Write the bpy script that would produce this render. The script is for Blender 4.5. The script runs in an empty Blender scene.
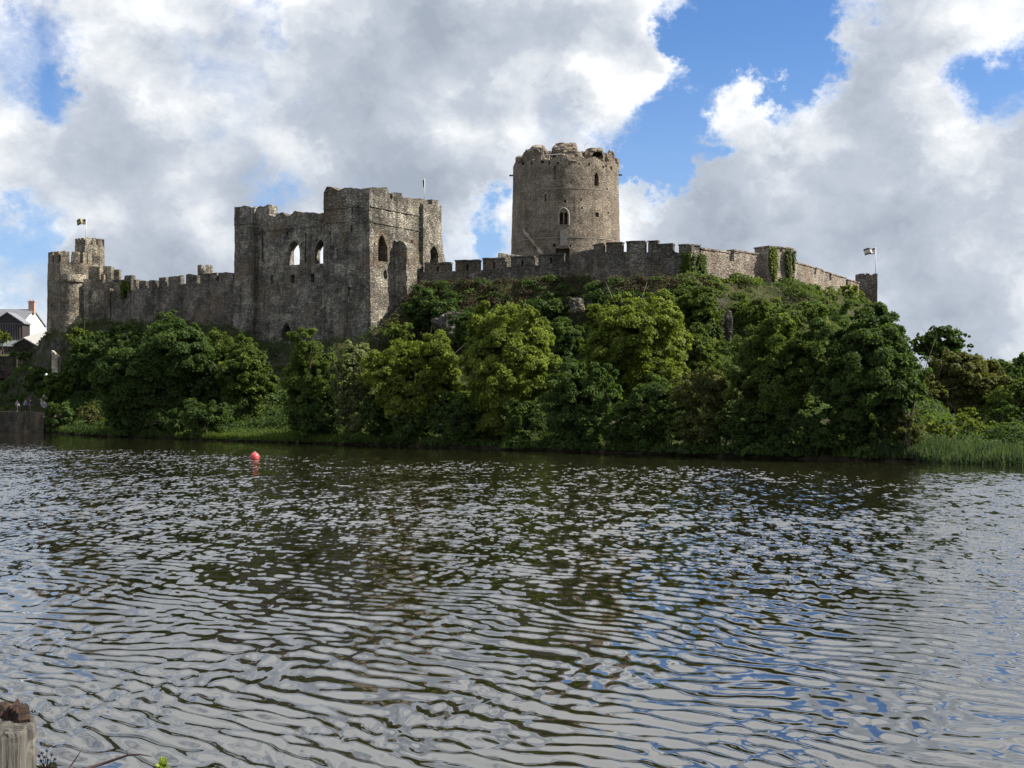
import bpy, bmesh, math, random
import numpy as np
from mathutils import Vector, noise as mnoise

SC = bpy.context.scene
COL = SC.collection
R = math.radians

# ------------------------------------------------------------------ camera, sky, sun, exposure
S = 1.70                                       # depth of the site against its first survey
F, CX, HY, HC = 1310.0, 512.0, 405.0, 3.6        # focal length (px), image centre, horizon row, eye height above the water (m)
cam_d = bpy.data.cameras.new("camera")
cam = bpy.data.objects.new("camera", cam_d); COL.objects.link(cam)
cam.location = (0, 0, HC); cam.rotation_euler = (R(90), 0, 0)
cam_d.sensor_fit = 'HORIZONTAL'; cam_d.sensor_width = 36.0
cam_d.lens = 36.0 * F / 1024.0
cam_d.shift_y = 21.0 / 1024.0
cam_d.clip_start = 0.1; cam_d.clip_end = 6000
SC.camera = cam
SC.render.resolution_x, SC.render.resolution_y = 1024, 768
SC.view_settings.view_transform = 'Standard'
SC.view_settings.look = 'None'
SC.view_settings.gamma = 1.0
SC.view_settings.use_curve_mapping = False
SC.view_settings.exposure = 0.90
SC.cycles.use_denoising = True
SC.cycles.max_bounces = 8
SC.cycles.transparent_max_bounces = 8

SUN_AZ, SUN_EL = 91.0, 43.0                    # clockwise from straight ahead (+Y), above the horizon
sv = Vector((math.sin(R(SUN_AZ)) * math.cos(R(SUN_EL)), math.cos(R(SUN_AZ)) * math.cos(R(SUN_EL)), math.sin(R(SUN_EL))))
sl = bpy.data.lights.new("sun", 'SUN'); sl.energy = 5.0; sl.angle = R(0.5); sl.color = (1.0, 0.94, 0.84)
so = bpy.data.objects.new("sun", sl); COL.objects.link(so)
so.location = (60, 40, 90)
so.rotation_euler = sv.to_track_quat('Z', 'Y').to_euler()


class NT:
    """small helper around a node tree"""
    def __init__(self, tree):
        self.t = tree; self.n = tree.nodes; self.l = tree.links
    def node(self, typ, **kw):
        nd = self.n.new(typ)
        for k, v in kw.items():
            setattr(nd, k, v)
        return nd
    def put(self, sock, v):
        if hasattr(v, 'is_output') or isinstance(v, bpy.types.NodeSocket):
            self.l.new(v, sock)
        else:
            sock.default_value = v
    def math(self, op, a, b=0.0, c=None, clamp=False):
        nd = self.node('ShaderNodeMath', operation=op, use_clamp=clamp)
        self.put(nd.inputs[0], a); self.put(nd.inputs[1], b)
        if c is not None: self.put(nd.inputs[2], c)
        return nd.outputs[0]
    def vmath(self, op, a, b=(0, 0, 0)):
        nd = self.node('ShaderNodeVectorMath', operation=op)
        self.put(nd.inputs[0], a)
        if op == 'SCALE': self.put(nd.inputs['Scale'], b)
        else: self.put(nd.inputs[1], b)
        return nd.outputs['Value'] if op in ('DISTANCE', 'LENGTH', 'DOT_PRODUCT') else nd.outputs['Vector']
    def noise(self, vec, scale, detail=4, rough=0.5, dist=0.0, color=False):
        nd = self.node('ShaderNodeTexNoise')
        self.l.new(vec, nd.inputs['Vector'])
        nd.inputs['Scale'].default_value = scale; nd.inputs['Detail'].default_value = detail
        nd.inputs['Roughness'].default_value = rough; nd.inputs['Distortion'].default_value = dist
        return nd.outputs['Color'] if color else nd.outputs[0]
    def voro(self, vec, scale, feature='F1', out='Distance', rand=1.0):
        nd = self.node('ShaderNodeTexVoronoi', feature=feature)
        self.l.new(vec, nd.inputs['Vector']); nd.inputs['Scale'].default_value = scale
        nd.inputs['Randomness'].default_value = rand
        return nd.outputs[out]
    def step(self, v, a, b, lo=0.0, hi=1.0):
        nd = self.node('ShaderNodeMapRange', interpolation_type='SMOOTHSTEP')
        self.put(nd.inputs[0], v); self.put(nd.inputs[1], a); self.put(nd.inputs[2], b)
        self.put(nd.inputs[3], lo); self.put(nd.inputs[4], hi)
        return nd.outputs[0]
    def mix(self, f, a, b, blend='MIX'):
        nd = self.node('ShaderNodeMix', data_type='RGBA', blend_type=blend)
        self.put(nd.inputs[0], f)
        for s, v in ((nd.inputs[6], a), (nd.inputs[7], b)):
            if isinstance(v, tuple) and len(v) == 3: v = (*v, 1)
            self.put(s, v)
        return nd.outputs[2]
    def scalevec(self, vec, s):
        return self.vmath('MULTIPLY', vec, s)


def build_world():
    w = bpy.data.worlds.new("World"); SC.world = w; w.use_nodes = True
    t = NT(w.node_tree); t.n.clear()
    out = t.node('ShaderNodeOutputWorld'); bg = t.node('ShaderNodeBackground')
    bg.inputs['Strength'].default_value = 0.09
    t.l.new(bg.outputs[0], out.inputs[0])
    sky = t.node('ShaderNodeTexSky', sky_type='NISHITA')
    sky.sun_disc = False; sky.sun_elevation = R(SUN_EL); sky.sun_rotation = R(SUN_AZ)
    sky.altitude = 0; sky.air_density = 1.0; sky.dust_density = 0.35; sky.ozone_density = 2.2
    tc = t.node('ShaderNodeTexCoord'); d = t.vmath('NORMALIZE', tc.outputs['Generated'])
    # clouds: broken cumulus on the sky, with unseen ones added overhead to brighten the water
    sq = t.scalevec(d, (1.0, 1.0, 1.2))
    wv = t.vmath('SUBTRACT', t.noise(sq, 13.0, 8, 0.66, color=True), (0.5, 0.5, 0.5))
    wl = t.vmath('SUBTRACT', t.noise(sq, 4.0, 2, 0.5, color=True), (0.5, 0.5, 0.5))
    dw = t.vmath('ADD', t.vmath('ADD', d, t.vmath('SCALE', wv, 0.14)), t.vmath('SCALE', wl, 0.06))
    sq2 = t.vmath('ADD', sq, t.vmath('SCALE', wv, 0.06))
    def fbm(v):
        a = t.noise(v, 7.0, 12, 0.545)
        b = t.math('SUBTRACT', 0.55, t.voro(v, 24.0, 'SMOOTH_F1'))
        return t.math('ADD', a, t.math('MULTIPLY', b, 0.13))
    n = fbm(sq2)
    n2 = fbm(t.vmath('ADD', sq2, (0.024, 0.0, 0.036)))
    def dirv(px, py):
        v = Vector((px - CX, F, HY - py)).normalized(); return (v.x, v.y, v.z)
    def blob(px, py, r, amp):
        dist = t.vmath('DISTANCE', dw, dirv(px, py))
        return t.step(dist, r * 1.3 / F, r * 0.2 / F, 0.0, amp)
    cov = t.math('ADD', n, 0.17)
    for b in ((772, 5, 92, -.58), (725, 60, 80, -.32), (672, 130, 62, -.46), (655, 168, 38, -.34), (728, 185, 52, .45), (690, 222, 44, .45), (640, 228, 30, .3), (715, 140, 20, .2), (805, 55, 60, -.36), (745, 95, 42, .52), (690, 30, 40, -.3), (630, 40, 60, .3),
              (880, 70, 70, .3), (1015, 88, 50, -.50), (34, 30, 66, -.33), (62, 78, 38, -.28), (283, 8, 36, -.30), (10, 130, 40, -.12), (190, 60, 60, -.1), (290, 180, 34, -.28), (24, 236, 50, -.32), (85, 250, 30, .2),
              (482, 222, 36, -.50), (590, 190, 30, -.15), (500, 205, 30, -.2), (630, 192, 22, -.2), (900, 230, 140, .3), (420, 100, 140, .3), (150, 170, 130, .3), (30, 140, 60, .2), (560, 60, 90, .25),
              (780, 200, 90, .3), (455, 222, 16, .35), (1000, 200, 90, .25), (120, 60, 45, .2),
              (770, -150, 110, .9), (480, -330, 330, .45), (60, -300, 300, .45), (1000, -300, 260, .45), (500, -900, 560, .4)):  # this row: unseen clouds above the frame, added to whiten the water's reflections
        cov = t.math('ADD', cov, blob(*b))
    alpha = t.step(t.math('ADD', cov, t.math('MULTIPLY', t.math('SUBTRACT', t.noise(sq2, 30.0, 8, 0.65), 0.5), 0.30)), 0.32, 0.80)
    relief = t.math('SUBTRACT', n, n2)
    shade = t.math('ADD', t.math('MULTIPLY', relief, 3.0), 0.60)
    big = t.noise(t.scalevec(d, (1.0, 1.0, 1.4)), 9.0, 6, 0.55)
    shade = t.math('ADD', shade, t.math('MULTIPLY', t.math('SUBTRACT', big, 0.5), 1.5))
    shade = t.math('ADD', shade, t.step(cov, 0.95, 0.5, -0.08, 0.20))
    for b in ((425, 110, 130, -.22), (330, 60, 90, -.12), (200, 205, 100, -.16), (220, 125, 80, .30), (880, 215, 120, -.22), (905, 15, 110, -.20), (640, 70, 70, .30), (745, 95, 50, .34),
              (945, 125, 80, .30), (850, 100, 55, .26), (120, 130, 70, .16), (458, 235, 40, .3), (620, 120, 50, .2), (1000, 300, 90, -.12), (700, 235, 80, .12), (545, 60, 90, .08), (120, 60, 60, -.12), (390, 30, 60, .1), (770, -160, 120, .5), (480, -300, 330, .66), (60, -280, 300, .68), (1000, -280, 280, .66), (500, -900, 600, .6)):  # entries above the frame brighten the added overhead clouds
        shade = t.math('ADD', shade, blob(*b))
    shade = t.math('ADD', t.math('MULTIPLY', shade, 0.80), 0.05)
    ramp = t.node('ShaderNodeValToRGB'); t.l.new(shade, ramp.inputs[0])
    e = ramp.color_ramp.elements
    e[0].position = 0.0; e[0].color = (0.235, 0.268, 0.320, 1)
    e[1].position = 1.0; e[1].color = (0.66, 0.67, 0.685, 1)
    m = e.new(0.48); m.color = (0.335, 0.368, 0.420, 1)
    m = e.new(0.80); m.color = (0.505, 0.525, 0.55, 1)
    cl = t.mix(1.0, ramp.outputs[0], (10, 10, 10), 'MULTIPLY')
    # the air pales towards the horizon
    sep = t.node('ShaderNodeSeparateXYZ'); t.l.new(d, sep.inputs[0])
    skyc = t.mix(1.0, sky.outputs[0], (0.45, 0.63, 0.88), 'MULTIPLY')
    skyc = t.mix(t.step(sep.outputs[2], 0.30, 0.0, 0.0, 0.60), skyc, (3.0, 4.0, 5.6))
    t.l.new(t.mix(alpha, skyc, cl), bg.inputs['Color'])
build_world()


# ------------------------------------------------------------------ helpers
def P(px, py, D):
    return Vector(((px - CX) / F * D, D, HC + (HY - py) / F * D))
def Zp(py, D):
    return HC + (HY - py) / F * D
def Xp(px, D):
    return (px - CX) / F * D

def tag(o, label=None, cat=None, group=None, kind=None):
    if label: o['label'] = label
    if cat: o['category'] = cat
    if group: o['group'] = group
    if kind: o['kind'] = kind
    return o

def empty(name, loc, label, cat, group=None):
    o = bpy.data.objects.new(name, None); COL.objects.link(o)
    o.location = loc; o.empty_display_size = 0.5
    WORLD[o.name] = Vector(loc)
    return tag(o, label, cat, group)
WORLD = {}

def link(name, me, mat, parent=None, smooth=False):
    """link a mesh given in world coordinates; keep its place when parented"""
    o = bpy.data.objects.new(name, me); COL.objects.link(o)
    if mat is not None and not me.materials: me.materials.append(mat)
    if smooth:
        me.polygons.foreach_set('use_smooth', [True] * len(me.polygons))
    if parent is not None:
        off = Vector((0, 0, 0)); p = parent
        while p is not None:
            off += Vector(p.location); p = p.parent
        o.parent = parent
        o.location = -off
    return o

def mesh(name, V, Fc, mat, parent=None, smooth=False):
    me = bpy.data.meshes.new(name)
    me.from_pydata([tuple(v) for v in V], [], Fc); me.update()
    bm = bmesh.new(); bm.from_mesh(me)
    bmesh.ops.recalc_face_normals(bm, faces=bm.faces); bm.to_mesh(me); bm.free()
    return link(name, me, mat, parent, smooth)

def np_mesh(name, V, Q, mat, parent=None, smooth=False, tint=None):
    """quads straight from numpy arrays"""
    me = bpy.data.meshes.new(name)
    nv, nq = len(V), len(Q)
    me.vertices.add(nv); me.vertices.foreach_set('co', np.asarray(V, dtype=np.float32).ravel())
    me.loops.add(nq * 4); me.loops.foreach_set('vertex_index', np.asarray(Q, dtype=np.int32).ravel())
    me.polygons.add(nq); me.polygons.foreach_set('loop_start', np.arange(0, nq * 4, 4, dtype=np.int32))
    me.polygons.foreach_set('loop_total', np.full(nq, 4, dtype=np.int32))
    me.update(calc_edges=True)
    if tint is not None:
        a = me.attributes.new('tint', 'FLOAT', 'FACE'); a.data.foreach_set('value', np.asarray(tint, dtype=np.float32))
    return link(name, me, mat, parent, smooth)

def box_vf(c, s, V, Fc, rot=0.0):
    n = len(V); cr, sr = math.cos(rot), math.sin(rot)
    for z in (-1, 1):
        for x, y in ((-1, -1), (1, -1), (1, 1), (-1, 1)):
            dx, dy = x * s[0] / 2, y * s[1] / 2
            V.append((c[0] + dx * cr - dy * sr, c[1] + dx * sr + dy * cr, c[2] + z * s[2] / 2))
    Fc += [(n, n + 3, n + 2, n + 1), (n + 4, n + 5, n + 6, n + 7), (n, n + 1, n + 5, n + 4), (n + 1, n + 2, n + 6, n + 5),
           (n + 2, n + 3, n + 7, n + 6), (n + 3, n, n + 4, n + 7)]

def tube_vf(pts, rad, V, Fc, sides=8, cap=True):
    n0 = len(V); prev = None
    for i, p in enumerate(pts):
        p = Vector(p)
        q = Vector(pts[min(i + 1, len(pts) - 1)]) - Vector(pts[max(i - 1, 0)])
        q = q.normalized() if q.length > 1e-9 else Vector((0, 0, 1))
        a = q.orthogonal().normalized() if prev is None else (prev - q * prev.dot(q)).normalized()
        prev = a; b = q.cross(a)
        for k in range(sides):
            an = 2 * math.pi * k / sides
            V.append(p + (a * math.cos(an) + b * math.sin(an)) * rad[i])
    for i in range(len(pts) - 1):
        for k in range(sides):
            k2 = (k + 1) % sides
            Fc.append((n0 + i * sides + k, n0 + i * sides + k2, n0 + (i + 1) * sides + k2, n0 + (i + 1) * sides + k))
    if cap:
        Fc.append(tuple(n0 + k for k in range(sides))[::-1])
        Fc.append(tuple(n0 + (len(pts) - 1) * sides + k for k in range(sides)))

def lathe(name, prof, c, mat, parent=None, seg=24, smooth=True):
    V, Fc = [], []
    for r, z in prof:
        for k in range(seg):
            a = 2 * math.pi * k / seg
            V.append((c[0] + r * math.cos(a), c[1] + r * math.sin(a), c[2] + z))
    for i in range(len(prof) - 1):
        for k in range(seg):
            k2 = (k + 1) % seg
            Fc.append((i * seg + k, i * seg + k2, (i + 1) * seg + k2, (i + 1) * seg + k))
    Fc.append(tuple(range(seg))[::-1]); Fc.append(tuple((len(prof) - 1) * seg + k for k in range(seg)))
    return mesh(name, V, Fc, mat, parent, smooth)


# ------------------------------------------------------------------ materials
def new_mat(name):
    m = bpy.data.materials.new(name); m.use_nodes = True
    t = NT(m.node_tree); t.n.clear()
    out = t.node('ShaderNodeOutputMaterial'); b = t.node('ShaderNodeBsdfPrincipled')
    t.l.new(b.outputs[0], out.inputs[0])
    return m, t, b, out

def stone(name, dark, mid, pale, lichen=0.5, warm=(0.20, 0.145, 0.09), stain=0.5, scale=1.0, moss=0.0):
    dark, mid, pale = (tuple(min(.62, x * k) for x, k in zip(q, (1.16, 1.10, 0.98))) for q in (dark, mid, pale))
    m, t, b, out = new_mat(name)
    pos = t.node('ShaderNodeNewGeometry').outputs['Position']
    jig = t.vmath('ADD', pos, t.vmath('SCALE', t.vmath('SUBTRACT', t.noise(pos, 0.8, 3, color=True), (0.5, 0.5, 0.5)), 0.35))
    cv = t.scalevec(jig, (2.1 * scale, 2.1 * scale, 4.2 * scale))
    cell = t.voro(cv, 1.0, 'F1', 'Color')
    sep = t.node('ShaderNodeSeparateColor'); t.l.new(cell, sep.inputs[0])
    edge = t.voro(cv, 1.0, 'DISTANCE_TO_EDGE', 'Distance')
    ramp = t.node('ShaderNodeValToRGB')
    patch = t.noise(pos, 0.33, 6, 0.62)
    fine = t.noise(pos, 3.2, 6, 0.7)
    v = t.math('MULTIPLY', sep.outputs[0], 0.30)
    v = t.math('ADD', v, t.math('MULTIPLY', t.math('SUBTRACT', t.noise(t.vmath('ADD', pos, (5, 11, 2)), 1.0, 4, 0.6), 0.5), 1.0))
    v = t.math('ADD', v, t.math('MULTIPLY', t.math('SUBTRACT', patch, 0.5), 1.9))
    v = t.math('ADD', v, t.math('MULTIPLY', t.math('SUBTRACT', fine, 0.5), 1.3))
    rp_ = t.voro(t.scalevec(jig, (0.34, 0.34, 0.52)), 1.0, 'F1', 'Color'); rs = t.node('ShaderNodeSeparateColor'); t.l.new(rp_, rs.inputs[0])
    v = t.math('ADD', v, t.math('MULTIPLY', t.math('SUBTRACT', rs.outputs[0], 0.5), 0.30))
    v = t.math('ADD', v, 0.34)
    t.l.new(v, ramp.inputs[0])
    e = ramp.color_ramp.elements
    e[0].position = 0.08; e[0].color = (*dark, 1); e[1].position = 0.95; e[1].color = (*pale, 1)
    k = e.new(0.50); k.color = (*mid, 1)
    c = ramp.outputs[0]
    # rusty / earthy patches
    c = t.mix(t.step(t.noise(t.vmath('ADD', pos, (31, 7, 3)), 0.22, 5, 0.6), 0.50, 0.66, 0, 0.70), c, warm)
    # rain streaks running down the face
    st = t.noise(t.scalevec(pos, (1.25, 1.25, 0.07)), 1.0, 5, 0.65)
    c = t.mix(t.step(st, 0.50, 0.68, 0, stain), c, tuple(x * 0.45 for x in dark))
    st2 = t.noise(t.scalevec(t.vmath('ADD', pos, (9, 4, 0)), (1.6, 1.6, 0.22)), 1.0, 6, 0.7)
    li = t.math('MULTIPLY', t.step(st2, 0.575, 0.66), t.step(t.noise(pos, 0.5, 3), 0.42, 0.62))
    c = t.mix(t.math('MULTIPLY', li, lichen), c, (0.50, 0.48, 0.43))
    sp = t.step(t.noise(t.vmath('ADD', pos, (3, 3, 3)), 4.5, 3, 0.6), 0.63, 0.70, 0, lichen * 0.9)
    c = t.mix(sp, c, (0.52, 0.50, 0.45))
    # open joints and pits
    c = t.mix(t.step(edge, 0.09, 0.01, 0, 0.55), c, tuple(x * 0.5 for x in dark))
    c = t.mix(t.step(t.noise(pos, 2.3, 5, 0.7), 0.36, 0.27, 0, 0.75), c, tuple(x * 0.35 for x in dark))
    if moss:
        c = t.mix(t.step(t.noise(t.vmath('ADD', pos, (17, 2, 8)), 0.6, 6, 0.65), 0.55, 0.68, 0, moss), c, (0.045, 0.06, 0.018))
    t.l.new(c, b.inputs['Base Color']); b.inputs['Roughness'].default_value = 0.92
    b.inputs['Specular IOR Level'].default_value = 0.2
    h = t.math('ADD', t.step(edge, 0.0, 0.16, 0, 1), t.math('MULTIPLY', sep.outputs[1], 0.7))
    h = t.math('ADD', h, t.math('MULTIPLY', fine, 1.2))
    bp = t.node('ShaderNodeBump'); t.l.new(h, bp.inputs['Height'])
    bp.inputs['Strength'].default_value = 0.9; bp.inputs['Distance'].default_value = 0.10
    t.l.new(bp.outputs[0], b.inputs['Normal'])
    return m

M = {}
M['hall'] = stone('hall_stone', (0.060, 0.057, 0.052), (0.160, 0.152, 0.140), (0.36, 0.34, 0.305), 0.65, stain=0.6)
M['wall'] = stone('curtain_stone', (0.060, 0.057, 0.053), (0.135, 0.126, 0.117), (0.28, 0.26, 0.235), 0.4, stain=0.5)
M['pink'] = stone('pinkish_stone', (0.12, 0.105, 0.095), (0.24, 0.21, 0.19), (0.37, 0.335, 0.30), 0.6, stain=0.35)
M['keep'] = stone('keep_stone', (0.125, 0.108, 0.092), (0.225, 0.195, 0.168), (0.32, 0.285, 0.25), 0.12, warm=(0.20, 0.16, 0.125), stain=0.35, scale=1.15)
M['gate'] = stone('gatehouse_stone', (0.07, 0.066, 0.058), (0.175, 0.162, 0.14), (0.37, 0.34, 0.29), 0.4, stain=0.55)
M['pale'] = stone('pale_stone', (0.26, 0.24, 0.20), (0.46, 0.43, 0.37), (0.58, 0.55, 0.48), 0.4, stain=0.1)
M['rock'] = stone('cliff_rock', (0.035, 0.034, 0.032), (0.085, 0.08, 0.074), (0.20, 0.19, 0.178), 0.35, scale=0.6, moss=0.85, stain=.6)
M['quay'] = stone('quay_stone', (0.022, 0.021, 0.018), (0.045, 0.042, 0.035), (0.085, 0.078, 0.065), 0.05, moss=0.5, stain=.15)

def flat(name, col, rough=0.7, var=0.25, nscale=6.0, metal=0.0, spec=0.4, bump=0.0):
    m, t, b, out = new_mat(name)
    pos = t.node('ShaderNodeNewGeometry').outputs['Position']
    f = t.noise(pos, nscale, 6, 0.65)
    t.l.new(t.mix(t.step(f, 0.3, 0.7), tuple(c * (1 - var) for c in col), tuple(min(1, c * (1 + var)) for c in col)), b.inputs['Base Color'])
    b.inputs['Roughness'].default_value = rough; b.inputs['Metallic'].default_value = metal
    b.inputs['Specular IOR Level'].default_value = spec
    if bump:
        bp = t.node('ShaderNodeBump'); t.l.new(f, bp.inputs['Height']); bp.inputs['Distance'].default_value = bump
        t.l.new(bp.outputs[0], b.inputs['Normal'])
    return m

def leaf_mat(name, a, b_, c_, trans=0.48):
    m, t, b, out = new_mat(name)
    at = t.node('ShaderNodeAttribute', attribute_name='tint')
    ramp = t.node('ShaderNodeValToRGB'); t.l.new(at.outputs['Fac'], ramp.inputs[0])
    e = ramp.color_ramp.elements
    e[0].position = 0.0; e[0].color = (*a, 1); e[1].position = 1.0; e[1].color = (*c_, 1)
    k = e.new(0.5); k.color = (*b_, 1)
    t.l.new(ramp.outputs[0], b.inputs['Base Color'])
    b.inputs['Roughness'].default_value = 0.6; b.inputs['Specular IOR Level'].default_value = 0.12
    tr = t.node('ShaderNodeBsdfTranslucent')
    t.l.new(t.mix(1.0, ramp.outputs[0], (1.25, 1.3, 0.6), 'MULTIPLY'), tr.inputs['Color'])
    mx = t.node('ShaderNodeMixShader'); mx.inputs[0].default_value = trans
    t.l.new(b.outputs[0], mx.inputs[1]); t.l.new(tr.outputs[0], mx.inputs[2]); t.l.new(mx.outputs[0], out.inputs[0])
    return m

LEAF = {
    'bright': leaf_mat('leaf_bright', (0.0820, 0.1120, 0.0199), (0.1376, 0.1746, 0.0292), (0.2706, 0.3131, 0.0705)),
    'mid':    leaf_mat('leaf_mid', (0.0492, 0.0765, 0.0168), (0.0841, 0.1201, 0.0259), (0.1713, 0.2121, 0.0523)),
    'dark':   leaf_mat('leaf_dark', (0.0345, 0.0606, 0.0176), (0.0600, 0.0965, 0.0261), (0.1189, 0.1720, 0.0486)),
    'olive':  leaf_mat('leaf_olive', (0.0628, 0.0712, 0.0229), (0.1042, 0.1117, 0.0355), (0.2074, 0.2053, 0.0805)),
    'silver': leaf_mat('leaf_silver', (0.0820, 0.1054, 0.0396), (0.1448, 0.1703, 0.0678), (0.3247, 0.3391, 0.1811)),
    'lime':   leaf_mat('leaf_lime', (0.1230, 0.1647, 0.0199), (0.2100, 0.2723, 0.0355), (0.3608, 0.4522, 0.0705)),
    'reed':   leaf_mat('leaf_reed', (0.034, 0.058, 0.028), (0.056, 0.085, 0.042), (0.10, 0.13, 0.07)),
    'brown':  leaf_mat('leaf_brown', (0.034, 0.028, 0.014), (0.055, 0.044, 0.024), (0.10, 0.08, 0.045), 0.2),
    'white':  leaf_mat('blossom_white', (0.5466, 0.5270, 0.5490), (0.7515, 0.7247, 0.7625), (0.9565, 0.9223, 1.0065), 0.2),
}
M['bark'] = flat('bark', (0.10, 0.085, 0.065), 0.9, 0.5, 5.0, bump=0.03)
M['bark_pale'] = flat('bark_pale', (0.22, 0.20, 0.16), 0.9, 0.4, 5.0, bump=0.03)

def ground_mat():
    m, t, b, out = new_mat('ground')
    g = t.node('ShaderNodeNewGeometry'); pos = g.outputs['Position']
    f = t.noise(pos, 0.5, 8, 0.65)
    c = t.mix(t.step(f, 0.35, 0.65), (0.028, 0.036, 0.012), (0.065, 0.066, 0.026))
    c = t.mix(t.step(t.noise(pos, 1.7, 5), 0.52, 0.68, 0, 0.8), c, (0.085, 0.066, 0.045))
    sep = t.node('ShaderNodeSeparateXYZ'); t.l.new(g.outputs['Normal'], sep.inputs[0])
    rk = t.math('MULTIPLY', t.step(sep.outputs[2], 0.72, 0.45), t.step(t.noise(pos, 0.6, 5), 0.42, 0.6))
    c = t.mix(rk, c, t.mix(t.step(t.noise(pos, 1.4, 7, 0.7), 0.35, 0.7), (0.035, 0.033, 0.030), (0.13, 0.12, 0.108)))
    sp = t.node('ShaderNodeSeparateXYZ'); t.l.new(pos, sp.inputs[0])
    c = t.mix(t.step(sp.outputs[2], 0.5, 0.15), c, (0.045, 0.036, 0.024))
    t.l.new(c, b.inputs['Base Color']); b.inputs['Roughness'].default_value = 0.95
    b.inputs['Specular IOR Level'].default_value = 0.1
    bp = t.node('ShaderNodeBump'); t.l.new(t.noise(pos, 2.0, 8, 0.7), bp.inputs['Height']); bp.inputs['Distance'].default_value = 0.4
    t.l.new(bp.outputs[0], b.inputs['Normal'])
    return m
M['ground'] = ground_mat()


# ------------------------------------------------------------------ terrain
def shore_pts():
    pts = [(-400, 165 * S), (-200, 135 * S), (-120, 118 * S)]
    for px, y in ((-60, 430), (0, 431), (45, 432.5), (100, 436), (200, 440), (300, 443), (400, 446), (500, 449), (600, 452.5), (700, 456),
                  (800, 459), (870, 461), (900, 461.5), (1024, 465), (1150, 468)):
        D = F * HC / (y - HY); pts.append((Xp(px, D), D))
    return pts + [(80, 36 * S), (200, 25 * S), (400, 20 * S)]
SHX, SHY = np.array(shore_pts()).T
WLX, WLY = np.array([(-400, 220), (-150, 165), (-90, 128), (-75, 117), (-69, 114), (-55, 109.5), (-36.4, 102.3), (-17.5, 95), (-11, 99), (7, 97), (10.5, 92), (20.8, 90), (31, 96),
                     (34.5, 97), (49, 112), (54, 114), (60, 118), (80, 125), (150, 150), (400, 220)]).T
WLY = WLY * S
WZX, WZ = np.array([(-400, 9), (-100, 9), (-82, 5.5), (-74, 8.5), (-69, 14.0), (-60, 15.5), (-38, 14), (-31, 11.3), (-19, 11.3), (-15, 14), (-11.5, 18.6), (7, 18.8), (10, 17.8), (21, 17.8),
                    (31, 18), (49, 17.8), (55, 15), (62, 9), (75, 5), (120, 6), (400, 9)]).T
PRT, PRV = np.array([(0, .012), (.05, .03), (.3, .13), (.55, .27), (.78, .44), (.90, .90), (.93, 1.0), (1, 1.0)]).T

def sstep(a, b, x):
    u = np.clip((x - a) / (b - a), 0, 1); return u * u * (3 - 2 * u)

def height(X, Y):
    X = np.asarray(X, float); Y = np.asarray(Y, float)
    ys = np.interp(X, SHX, SHY); yw = np.interp(X, WLX, WLY); zf = np.interp(X, WZX, WZ)
    d = Y - ys; t = d / (yw - ys)
    lump = 0.35 * np.sin(X * 0.9 + Y * 0.4) * np.sin(Y * 0.7 - X * 0.3) + 0.22 * np.sin(X * 1.9 - Y * 1.3 + 1) + 0.15 * np.sin(X * 3.3 + Y * 2.1)
    z = zf * np.interp(t, PRT, PRV) + lump * sstep(0.1, 0.3, t) * (1 - 0.6 * sstep(0.85, 1.0, t))
    # the spur under the corner tower drops away on its right flank
    z = z * (1 - 0.80 * sstep(-1, 10, X - (24 + (Y - 88) * 0.30)) * sstep(20, 30, X))
    z = z + 1.5 * sstep(1.05, 1.5, t) * sstep(-75, -60, X) * sstep(60, 50, X)
    # river wall with a path on the left
    q = sstep(-59.5, -61.0, X)
    zq = np.where(d < 9.0, 2.62, np.maximum(z, 2.62))
    z = z * (1 - q) + zq * q
    # town behind on the left
    z = np.maximum(z, 13.0 * sstep(122 * S, 142 * S, Y) * sstep(-70, -80, X))
    # land falls behind the castle, wooded rise far right
    z = z * (1 - 0.75 * sstep(170 * S, 260 * S, Y))
    z = z + 15 * sstep(330, 640, Y) * sstep(80, 240, X) + 16 * sstep(900, 2000, Y)
    z = np.where(d < 0, np.maximum(-1.6, -0.05 + d * 0.9), z)
    z = np.where((d < 0) & (q > 0.5), -1.6, z)
    near = np.where(Y < 4.6, 1.9, np.where(Y < 5.0, 1.9 - (Y - 4.6) / 0.4 * 3.5, -1.6))
    z = np.where(Y < 5.0, near, z)
    return z

def hgt(x, y):
    return float(height(np.array([x]), np.array([y]))[0])

def build_ground():
    xs = np.concatenate([np.linspace(-2500, -420, 14), np.linspace(-400, -110, 30), np.arange(-105, 90, 0.65), np.linspace(92, 400, 60), np.linspace(430, 2500, 14)])
    ys = np.concatenate([[-300, -60, -15, 0, 3.0, 4.6, 4.8, 5.0, 5.2, 10, 20], np.arange(30, 72, 3.0), np.arange(72, 212, 0.85), np.arange(213, 340, 3.0), np.linspace(345, 650, 50), np.linspace(700, 4000, 16)])
    GX, GY = np.meshgrid(xs, ys)
    GZ = height(GX, GY)
    nx, ny = len(xs), len(ys)
    V = np.stack([GX, GY, GZ], -1).reshape(-1, 3)
    i = np.arange(nx - 1); j = np.arange(ny - 1)
    I, J = np.meshgrid(i, j); a = (J * nx + I).ravel()
    Q = np.stack([a, a + 1, a + nx + 1, a + nx], -1)
    o = np_mesh('ground', V, Q, M['ground'], smooth=True)
    tag(o, kind='structure')
build_ground()


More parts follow.
